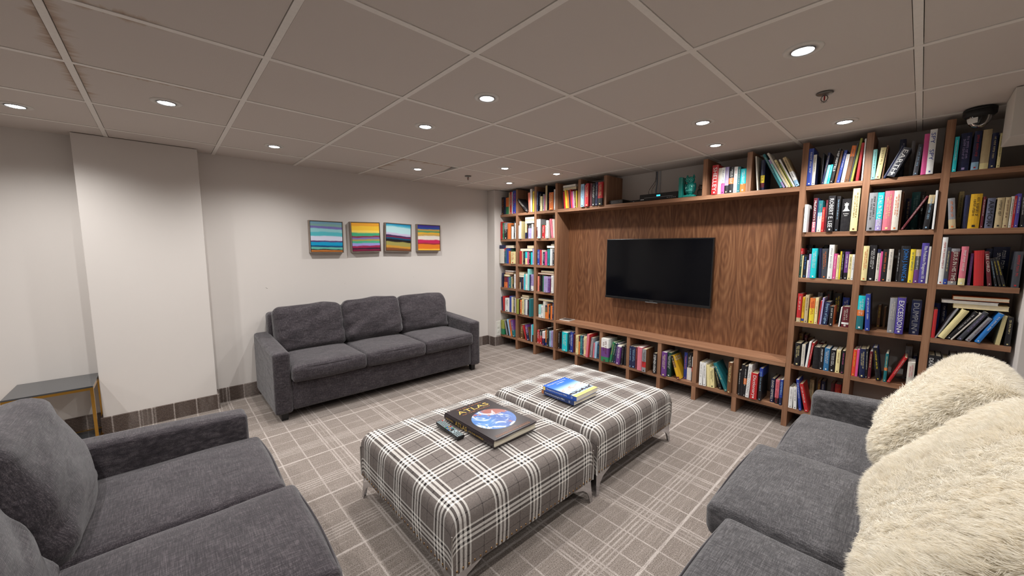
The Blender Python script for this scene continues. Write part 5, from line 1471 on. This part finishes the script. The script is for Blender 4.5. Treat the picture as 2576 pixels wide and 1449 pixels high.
recs = []; cell = None
for ln in BOOKS.splitlines():
    q = ln.split()
    if q[0][0] == '@': cell = (q[0][1:], int(q[1]), ' '.join(q[2:])); continue
    if q[0] == 'f': recs.append(('f', cell, [float(v) for v in q[1:5]], q[5], ' '.join(q[6:]), (float(q[2])-float(q[1]))*3+2.2)); continue
    recs.append(('b', cell, [float(v) for v in q[:5]], q[5:8], ' '.join(q[9:]), float(q[8]) - (0.6 if float(q[4]) > .1 else 0)))
order = sorted(range(len(recs)), key=lambda i: -recs[i][5])
keep = set(order[:300]); rank = {i: k for k, i in enumerate(order)}
backrow = set((r[1][0], r[1][1]) for r in recs if r[0] == 'b' and r[2][4] > .1)
stuff = MB()
def gname(cell): return 'books on the '+cell[2] if 'shelf' in cell[2] else 'books in the '+cell[2]
flat_z = {}
for i, (typ, cell, num, extra, lab, area) in enumerate(recs):
    z = LV[cell[1]]
    if typ == 'b':
        X, W, H, th, d = num; col, title, tcol = extra
        D = .105 if d > .1 else (.15 if (cell[0], cell[1]) in backrow else (.14 if H < .19 else .175))
        D = min(D, 3.745-(YF+d))
        cover, pages, let, w, Lh = book_geometry(X, W, H, th, d, col, title, tcol, D)
        loc = Vector((X+W/2, YF+d, z))
        if i not in keep:
            for m in (cover, pages, let):
                m.xf(Matrix.Translation(loc)); stuff.v += []; o_ = len(stuff.v); stuff.v += m.v
                stuff.f += [tuple(a+o_ for a in f) for f in m.f]; stuff.c += m.c
            continue
        if rank[i] < 190:
            t = thing('book', lab, 'book', loc, group=gname(cell))
            obj('cover', cover, 'print', t, colors=True); obj('pages', pages, 'print', t, colors=True)
            if let.v: obj('lettering', let, 'print', t, colors=True)
        else:
            m = MB()
            for q in (cover, pages, let):
                o_ = len(m.v); m.v += q.v; m.f += [tuple(a+o_ for a in f) for f in q.f]; m.c += q.c
            o_ = obj('book', m, 'print', loc=loc, colors=True); tag(o_, lab, 'book', gname(cell))
    else:
        a, b, z0, z1 = num; seg, cov = parse(extra); c = seg[0][1]
        key = cell[:2]; z0 = max(z0, flat_z.get(key, 0)+.0006); z1 = max(z1, z0+.006); flat_z[key] = z1
        h = z1-z0; dd = .13; m1, m2 = MB(), MB(); t_ = .0015
        cxm = (a+b)/2; hw = (b-a)/2
        m1.box(-hw, hw, 0, dd, 0, t_, c); m1.box(-hw, hw, 0, dd, h-t_, h, c); m1.box(-hw, -hw+t_, 0, dd, t_, h-t_, c)
        m2.box(-hw+t_, hw-.002, .0015, dd-.002, t_, h-t_, PAPER[i % 3])
        loc = Vector((cxm, YF+.03, z0))
        if i in keep:
            t = thing('book', lab, 'book', loc, group=gname(cell))
            obj('cover', m1, 'print', t, colors=True); obj('pages', m2, 'print', t, colors=True)
        else:
            for m in (m1, m2):
                m.xf(Matrix.Translation(loc)); o_ = len(stuff.v); stuff.v += m.v
                stuff.f += [tuple(q+o_ for q in f) for f in m.f]; stuff.c += m.c
so = obj('books', stuff, 'print', colors=True, kind='stuff')
tag(so, 'smaller books filling gaps and back rows across the walnut shelves', 'books')

# ------------------------------------------------------------------ things in the owl compartment
S5 = LV[5]
t = thing('bookend', 'glossy turquoise ceramic owl bookend above the television', 'bookend', (-1.46, 3.50, S5))
obj('upright_slab', rbox(.017, .045, .0905, .006, (8, 8, 16)).xf(T(-.052, 0, .0905)), 'owl_glaze', t, smooth=True)
obj('base_slab', rbox(.052, .045, .010, .006, (16, 8, 8)).xf(T(.018, 0, .010)), 'owl_glaze', t, smooth=True)
mb = MB().ell((.022, 0, .080), (.039, .036, .062), 24, 16); obj('body', mb, 'owl_glaze', t, smooth=True)
mb = MB().ell((.020, -.003, .150), (.036, .030, .033), 24, 14)
mb.lathe([(.013, 0), (.008, .016), (.0006, .030)], 10, (-.008, -.003, .172)); mb.lathe([(.013, 0), (.008, .016), (.0006, .032)], 10, (.047, -.003, .170))
obj('head', mb, 'owl_glaze', t, smooth=True)
for sx in (.004, .039):
    mb = MB(); mb.tube([(sx+math.cos(a)*.0145, -.031, .153+math.sin(a)*.0145) for a in [2*PI*k/22 for k in range(22)]], .0028, 8, closed=True)
    mb.ell((sx, -.031, .153), (.007, .005, .007), 14, 8)
    obj('eye', mb, 'owl_glaze_light', t, smooth=True)
obj('beak', MB().lathe([(.0005, -.012), (.005, .0), (.0005, .008)], 8, (.0215, -.035, .140)), 'owl_glaze_dark', t, smooth=True)
for sx in (-1, 1):
    mb = MB().ell((0, 0, 0), (.013, .026, .047), 16, 12); mb.xf(T(.022+sx*.034, -.006, .078, ry=sx*.14)); obj('wing', mb, 'owl_glaze_dark', t, smooth=True)
mb = MB()
for r_ in range(4):
    for k in range(-2, 3):
        mb.ell((.022+k*.0115+(r_ % 2)*.005, -.0335+abs(k)*.0035+r_*.0004, .060+r_*.014), (.0065, .004, .0085), 8, 6)
obj('breast_feathers', mb, 'owl_glaze_light', t, smooth=True)
for sx in (-.012, .012):
    mb = MB()
    for k in (-1, 0, 1): mb.ell((.022+sx+k*.006, -.032, .022), (.0032, .009, .0045), 8, 6)
    obj('claw', mb, 'owl_glaze', t, smooth=True)

t = thing('glass_ornament', 'clear glass owl ornament beside the turquoise bookend', 'ornament', (-1.347, 3.50, S5))
obj('glass_body', MB().lathe([(.022, .004), (.028, .014), (.032, .035), (.029, .056), (.020, .066), (.024, .078), (.021, .092), (.010, .099), (.0005, .100)], 28), 'clear_glass', t, smooth=True)
for sx in (-1, 1): obj('ear', MB().lathe([(.007, 0), (.0005, .018)], 8, (sx*.013, 0, .092)), 'clear_glass', t, smooth=True)
obj('base', MB().lathe([(.026, 0), (.027, .002), (.023, .005)], 24), 'black_plastic', t, smooth=True)

t = thing('disc_player', 'black disc player with blue clock display on the shelf above television', 'player', (-1.725, 3.475, S5))
obj('case', MB().box(-.187, .187, .004, .235, .006, .066), 'black_plastic', t, bevel=.002)
obj('front_panel', MB().box(-.188, .188, 0, .0038, .006, .064), 'black_plastic', t, bevel=.001)
obj('display', MB().box(-.016, .020, -.0012, -.0002, .038, .051), 'lcd_cyan', t, label='glowing blue clock display')
obj('disc_slot', MB().box(-.14, .14, -.0008, -.0002, .030, .033), 'silver_trim', t)
for k in range(5): obj('button', MB().lathe([(.004, 0), (.004, -.002), (.003, -.0026)], 12, (.09+k*.018, -.0002, .018), axis='Y'), 'silver_trim', t)
obj('badge', MB().box(-.178, -.142, -.0008, -.0002, .014, .022), 'conduit_white', t)
for sx in (-.16, .16): obj('foot', MB().lathe([(.010, 0), (.010, .006)], 12, (sx, .03, 0)), 'black_matte', t)
t = thing('modem', 'low black modem box with small lights at the shelf divider', 'modem', (-2.185, 3.485, S5))
obj('case', MB().box(-.083, .083, 0, .17, .003, .044), 'black_plastic', t, bevel=.004)
obj('front_panel', MB().box(-.076, .076, -.002, -.0002, .006, .040), 'frame_dark', t)
mb = MB()
for k in range(6): mb.box(-.066+k*.022, -.062+k*.022, -.003, -.0021, .022, .025)
obj('indicator_lights', mb, 'silver_trim', t)
t = thing('set_top_box', 'flat black box behind the modem beside the disc player', 'device', (-2.00, 3.56, S5))
obj('case', MB().box(-.072, .070, 0, .15, .002, .033), 'black_matte', t, bevel=.004)
obj('indicator', MB().box(-.03, -.018, -.0012, -.0002, .016, .020), 'silver_trim', t)
for k, (x, lab) in enumerate(((-1.889, 'left of two slim white cable conduits behind the disc player'), (-1.852, 'right of two slim white cable conduits behind the disc player'))):
    o = obj('cable_conduit', MB().box(-.007, .007, -.009, 0, 0, CEIL-S5), 'conduit_white', loc=(x, YB+.0045, S5), bevel=.0015); tag(o, lab, 'conduit', 'cable conduits')
def cable(pts, r, mat, lab):
    P_ = [Vector(p) for p in pts]; out = []
    for i in range(len(P_)-1):
        p0 = P_[max(i-1, 0)]; p1 = P_[i]; p2 = P_[i+1]; p3 = P_[min(i+2, len(P_)-1)]
        for k in range(6):
            s_ = k/6; out.append(.5*((2*p1)+(p2-p0)*s_+(2*p0-5*p1+4*p2-p3)*s_*s_+(3*p1-p0-3*p2+p3)*s_**3))
    out.append(P_[-1]); b = Vector(P_[0])
    o = obj('cable', MB().tube([p-b for p in out], r, 7), mat, smooth=True, loc=b); tag(o, lab, 'cable', 'cables hanging behind the disc player')
cable([(-1.885, 3.737, 2.14), (-1.89, 3.735, 2.05), (-1.95, 3.72, 1.95), (-1.91, 3.715, 1.875)], .0022, 'cable_black', 'thin black cable falling left of the conduits to the disc player')
cable([(-1.872, 3.737, 2.14), (-1.868, 3.732, 2.02), (-1.875, 3.725, 1.94), (-1.85, 3.715, 1.87)], .0026, 'cable_blue', 'blue-grey cable hanging between the two conduits')
cable([(-1.879, 3.730, 2.14), (-1.880, 3.725, 2.03), (-1.915, 3.72, 1.96), (-1.90, 3.718, 1.88)], .0018, 'cable_black', 'looping black cable hanging closest to the left conduit')

# ------------------------------------------------------------------ disc case on the bench
t = thing('disc_case', 'clear plastic disc case lying on the walnut bench', 'disc case', (-2.86, 3.565, .500), rz=.10)
obj('case', MB().box(-.072, .072, -.064, .064, 0, .008), 'white_plastic', t, bevel=.001)
obj('sleeve', MB().box(-.060, .066, -.058, .058, .0082, .0088), 'frame_bronze', t)
obj('disc', MB().lathe([(.012, .0090), (.012, .0096), (.050, .0096), (.050, .0090)], 32, cap=False), 'silver_trim', t, smooth=False)

# ------------------------------------------------------------------ books on the ottomans
OT = .4075
def earth():
    m = MT('earth_print', 0.3, spec=0.5)
    v = m.coord('Object'); sw = m.noise(v, 9, 5, 0.62, 2.4); la = m.noise(m.coord('Object', (1, 1, 1), (3, 2, 0)), 7, 4, 0.6)
    sea = m.ramp(m.noise(v, 5, 2), [(0.3, L((50, 74, 150))), (0.7, L((80, 132, 190)))])
    land = m.mix(m.ramp(la, [(0.56, g1(0)), (0.60, g1(1))]), sea, L((150, 92, 84)))
    c = m.mix(m.ramp(sw, [(0.50, g1(0)), (0.62, g1(1))]), land, L((224, 232, 240)))
    m.base(c); M['earth_print'] = m.m
    m = MT('city_print', 0.3, spec=0.5)
    tc = m.n('ShaderNodeTexCoord'); sp_ = m.n('ShaderNodeSeparateXYZ'); m.lk(tc.outputs['Object'], sp_.inputs[0])
    f = m.math('ADD', m.math('DIVIDE', sp_.outputs[0], .27), .5)
    c = m.ramp(f, [(0.0, L((36, 92, 190))), (0.30, L((56, 120, 208))), (0.46, L((168, 204, 232))), (0.62, L((214, 226, 238))), (0.80, L((176, 204, 226)))])
    ci = m.noise(m.coord('Object', (40, 16, 1)), 1.6, 4, 0.6)
    band = m.ramp(f, [(0.42, g1(0)), (0.50, g1(.9)), (0.60, g1(.7)), (0.66, g1(0))])
    k = m.math('MULTIPLY', band, m.ramp(ci, [(0.48, g1(0)), (0.58, g1(1))]))
    c = m.mix(k, c, L((196, 140, 84)))
    band2 = m.ramp(f, [(0.72, g1(0)), (0.77, g1(1)), (0.86, g1(1)), (0.87, g1(0))])
    k2 = m.math('MULTIPLY', band2, m.ramp(ci, [(0.44, g1(0)), (0.52, g1(1))]))
    c = m.mix(k2, c, L((60, 54, 60))); m.base(c); M['city_print'] = m.m
earth()
simple('atlas_jacket', (40, 31, 34), 0.28); simple('atlas_gold', (222, 184, 88), 0.4, 0.2); simple('atlas_bronze', (176, 110, 60), 0.4)
simple('navy_jacket', (24, 50, 104), 0.35); simple('blue_jacket', (38, 84, 176), 0.35); simple('yellow_strip', (244, 216, 120), 0.5); simple('white_ink', (232, 234, 238), 0.5)
t = thing('atlas', 'large dark atlas with a photograph of Earth on the near ottoman', 'book', (-1.535, 1.255, OT), rz=.012)
hx, hy, th_ = .212, .152, .040
mb = MB()
mb.box(-hx, hx, -hy+.004, hy, 0, .003); mb.box(-hx, hx, -hy+.004, hy, th_-.003, th_)
sp_pts = [(-hy+.004-.006*math.sin(PI*i/8), th_*i/8) for i in range(9)]
vs = []; fs = []
for x in (-hx, hx):
    for y, z in sp_pts: vs.append((x, y, z))
    for y, z in reversed(sp_pts): vs.append((x, y+.003, z))
n_ = 18
for i in range(n_): fs.append((i, (i+1) % n_, (i+1) % n_+n_, i+n_))
fs += [tuple(reversed(range(n_))), tuple(range(n_, 2*n_))]
mb.add(vs, fs)
# torn, lifting edge of the jacket near the front
c_ = obj('jacket', mb, 'atlas_jacket', t)
mb = MB(); n_ = 12
g_ = []
for i in range(n_+1):
    u = i/n_; lift = .004+.004*math.sin(PI*u*1.2)*(1-u)
    g_ += [(hx-.012, -hy+.01+u*(2*hy-.02), th_+.0004), (hx+.003+.002*math.sin(u*9), -hy+.01+u*(2*hy-.02), th_-.001-lift)]
mb.add(g_, [(2*i, 2*i+2, 2*i+3, 2*i+1) for i in range(n_)])
obj('jacket_flap', mb, 'atlas_jacket', t, smooth=True)
obj('pages', MB().box(-hx+.004, hx-.005, -hy+.006, hy-.006, .003, th_-.003), 'page_paper', t)
mb = MB(); mb.lathe([(.0001, .0004), (.122, .0004)], 64, cap=False); obj('earth_picture', mb, 'earth_print', t, loc=(.028, .008, th_), label='round picture of the Earth')
mb = MB(); zt_ = th_+.0006
put_text(mb, 'ATLAS', (-.132, -.105, zt_), (0, 1, 0), (-1, 0, 0), .215, .038, None)
obj('title', mb, 'atlas_gold', t, label='gold title lettering')
mb = MB()
put_text(mb, 'THE TIMES', (-.183, -.085, zt_), (0, 1, 0), (-1, 0, 0), .175, .010, None)
put_text(mb, 'OF THE WORLD', (-.112, -.095, zt_), (0, 1, 0), (-1, 0, 0), .195, .010, None)
put_text(mb, 'LONDON', (.172, -.02, zt_), (0, 1, 0), (-1, 0, 0), .06, .006, None)
put_text(mb, 'COMPREHENSIVE EDITION', (.198, -.118, zt_), (0, 1, 0), (-1, 0, 0), .235, .009, None)
mb.box(.181, .1822, -.12, .12, zt_-.0003, zt_)
obj('subtitle', mb, 'atlas_bronze', t)
mb = MB(); ys_ = -hy-.0025
put_text(mb, 'ATLAS', (-.105, ys_, .009), (1, 0, 0), (0, 0, 1), .105, .024, None)
put_text(mb, 'THE TIMES', (-.195, ys_, .015), (1, 0, 0), (0, 0, 1), .070, .008, None)
put_text(mb, 'OF THE WORLD', (.016, ys_, .015), (1, 0, 0), (0, 0, 1), .120, .008, None)
obj('spine_lettering', mb, 'atlas_gold', t)

def textbook(lab, z, ox, oy, rz, jacket, coverart, title):
    t = thing('textbook', lab, 'book', (-1.505+ox, 1.912+oy, z), rz=rz, group='textbooks on the far ottoman')
    hx, hy, th_ = .135, .118, .0275
    mb = MB().box(-hx, hx, -hy, hy, 0, .0012); mb.box(-hx, hx, -hy, -hy+.0012, .0012, th_-.0012); mb.box(-hx, hx, -hy, hy, th_-.0012, th_)
    obj('cover', mb, jacket, t)
    obj('pages', MB().box(-hx+.001, hx-.001, -hy+.0013, hy-.0015, .0013, th_-.0013), 'page_paper', t)
    if coverart:
        obj('cover_picture', MB().box(-hx, hx-.030, -hy, hy, 0, .0003), 'city_print', t, loc=(0, 0, th_+.0001))
        obj('yellow_strip', MB().box(hx-.030, hx, -hy, hy, th_+.0001, th_+.0004), 'yellow_strip', t)
        mb = MB(); put_text(mb, 'Managerial Accounting', (-hx+.030, -.095, th_+.0007), (0, 1, 0), (-1, 0, 0), .185, .014, None)
        put_text(mb, 'for MBAs', (-hx+.052, -.03, th_+.0007), (0, 1, 0), (-1, 0, 0), .075, .012, None)
        obj('title', mb, 'white_ink', t)
    mb = MB(); put_text(mb, title, (-hx+.032, -hy-.0005, .008), (1, 0, 0), (0, 0, 1), .165, .011, None)
    put_text(mb, 'D', (hx-.040, -hy-.0005, .008), (1, 0, 0), (0, 0, 1), .010, .012, None)
    obj('spine_lettering', mb, 'white_ink', t)
    obj('spine_block', MB().box(-hx+.002, -hx+.020, -hy-.0006, -hy-.0001, .002, th_-.002), 'yellow_strip' if coverart else 'atlas_bronze', t)
textbook('navy textbook underneath the other on the far ottoman', .4062, -.004, .0, .0, 'navy_jacket', False, 'Financial Accounting for MBAs')
textbook('blue textbook with harbour picture on top of the navy one', .4342, .004, .004, .035, 'blue_jacket', True, 'Managerial Accounting for MBAs')

# ------------------------------------------------------------------ remote control
t = thing('remote_control', 'black remote control with many buttons beside the atlas spine', 'remote', (-1.615, 1.048, OT-.001), rz=-.05)
def outline(k, s_=1.0):
    pts = []
    prof_ = [(-.112, .015), (-.108, .021), (-.09, .024), (-.02, .0235), (.0, .021), (.03, .0195), (.055, .022), (.095, .0245), (.110, .023), (.113, .017)]
    return [(x*(1 if s_ == 1 else .985), y*s_) for x, y in prof_]+[(x*(1 if s_ == 1 else .985), -y*s_) for x, y in reversed(prof_)]
mb = MB(); A_ = outline(0); B_ = outline(0, .88); n_ = len(A_)
vs = [(x*.97, y*.8, 0) for x, y in A_]+[(x, y, .007) for x, y in A_]+[(x, y, .014) for x, y in A_]+[(x, y, .0185) for x, y in B_]
fs = [tuple(reversed(range(n_))), tuple(range(3*n_, 4*n_))]
for l_ in range(3): fs += [(l_*n_+i, l_*n_+(i+1) % n_, (l_+1)*n_+(i+1) % n_, (l_+1)*n_+i) for i in range(n_)]
mb.add(vs, fs); obj('body', mb, 'black_plastic', t)
simple('button_grey', (150, 168, 172), 0.5); simple('button_blue', (60, 110, 190), 0.5); simple('button_red', (190, 50, 40), 0.5); simple('button_green', (40, 150, 110), 0.5); simple('button_gold', (200, 160, 90), 0.5)
bi = 0
for r_ in range(15):
    for k in range(4):
        x = -.098+r_*.0142; y = -.0145+k*.0097
        if 8 < r_ < 12 and 0 < k < 3: continue
        mt = 'button_grey'
        if r_ == 0 and k == 3: mt = 'button_red'
        if r_ == 6: mt = ('button_green', 'button_blue', 'button_gold', 'button_red')[k]
        if r_ == 8: mt = ('button_blue', 'button_gold', 'button_blue', 'button_green')[k]
        obj('button', MB().box(x-.0042, x+.0042, y-.0030, y+.0030, .0184, .0198), mt, t)
obj('navigation_ring', MB().lathe([(.0055, .0186), (.0055, .0202), (.0125, .0202), (.0125, .0186)], 24, (.051, 0, 0), cap=False), 'button_grey', t)

# ------------------------------------------------------------------ gold side table by the pillar
t = thing('side_table', 'gold framed side table with dark mirrored top in the pillar corner', 'side table', (-3.93, -.597, 0))
X0, X1, Y0, Y1 = -.186, .188, -.193, .190
obj('tabletop', MB().box(X0, X1, Y0, Y1, .424, .434), 'dark_mirror', t, bevel=.001)
B2 = .016
mb = MB()
for (a, b) in (((X0, Y0), (X1, Y0+B2)), ((X0, Y1-B2), (X1, Y1)), ((X0, Y0+B2), (X0+B2, Y1-B2)), ((X1-B2, Y0+B2), (X1, Y1-B2))): mb.box(a[0], b[0], a[1], b[1], .407, .4238)
obj('top_frame', mb, 'gold_metal', t)
for x in (X0, X1-B2):
    for y in (Y0, Y1-B2): obj('leg', MB().box(x, x+B2, y, y+B2, 0, .4068), 'gold_metal', t)
mb = MB()
for (a, b) in (((X0+B2, Y0), (X1-B2, Y0+B2)), ((X0+B2, Y1-B2), (X1-B2, Y1)), ((X0, Y0+B2), (X0+B2, Y1-B2)), ((X1-B2, Y0+B2), (X1, Y1-B2))): mb.box(a[0], b[0], a[1], b[1], .004, .018)
obj('bottom_frame', mb, 'gold_metal', t)
obj('lower_shelf', MB().box(X0+B2, X1-B2, Y0+B2, Y1-B2, .006, .014), 'dark_mirror', t)
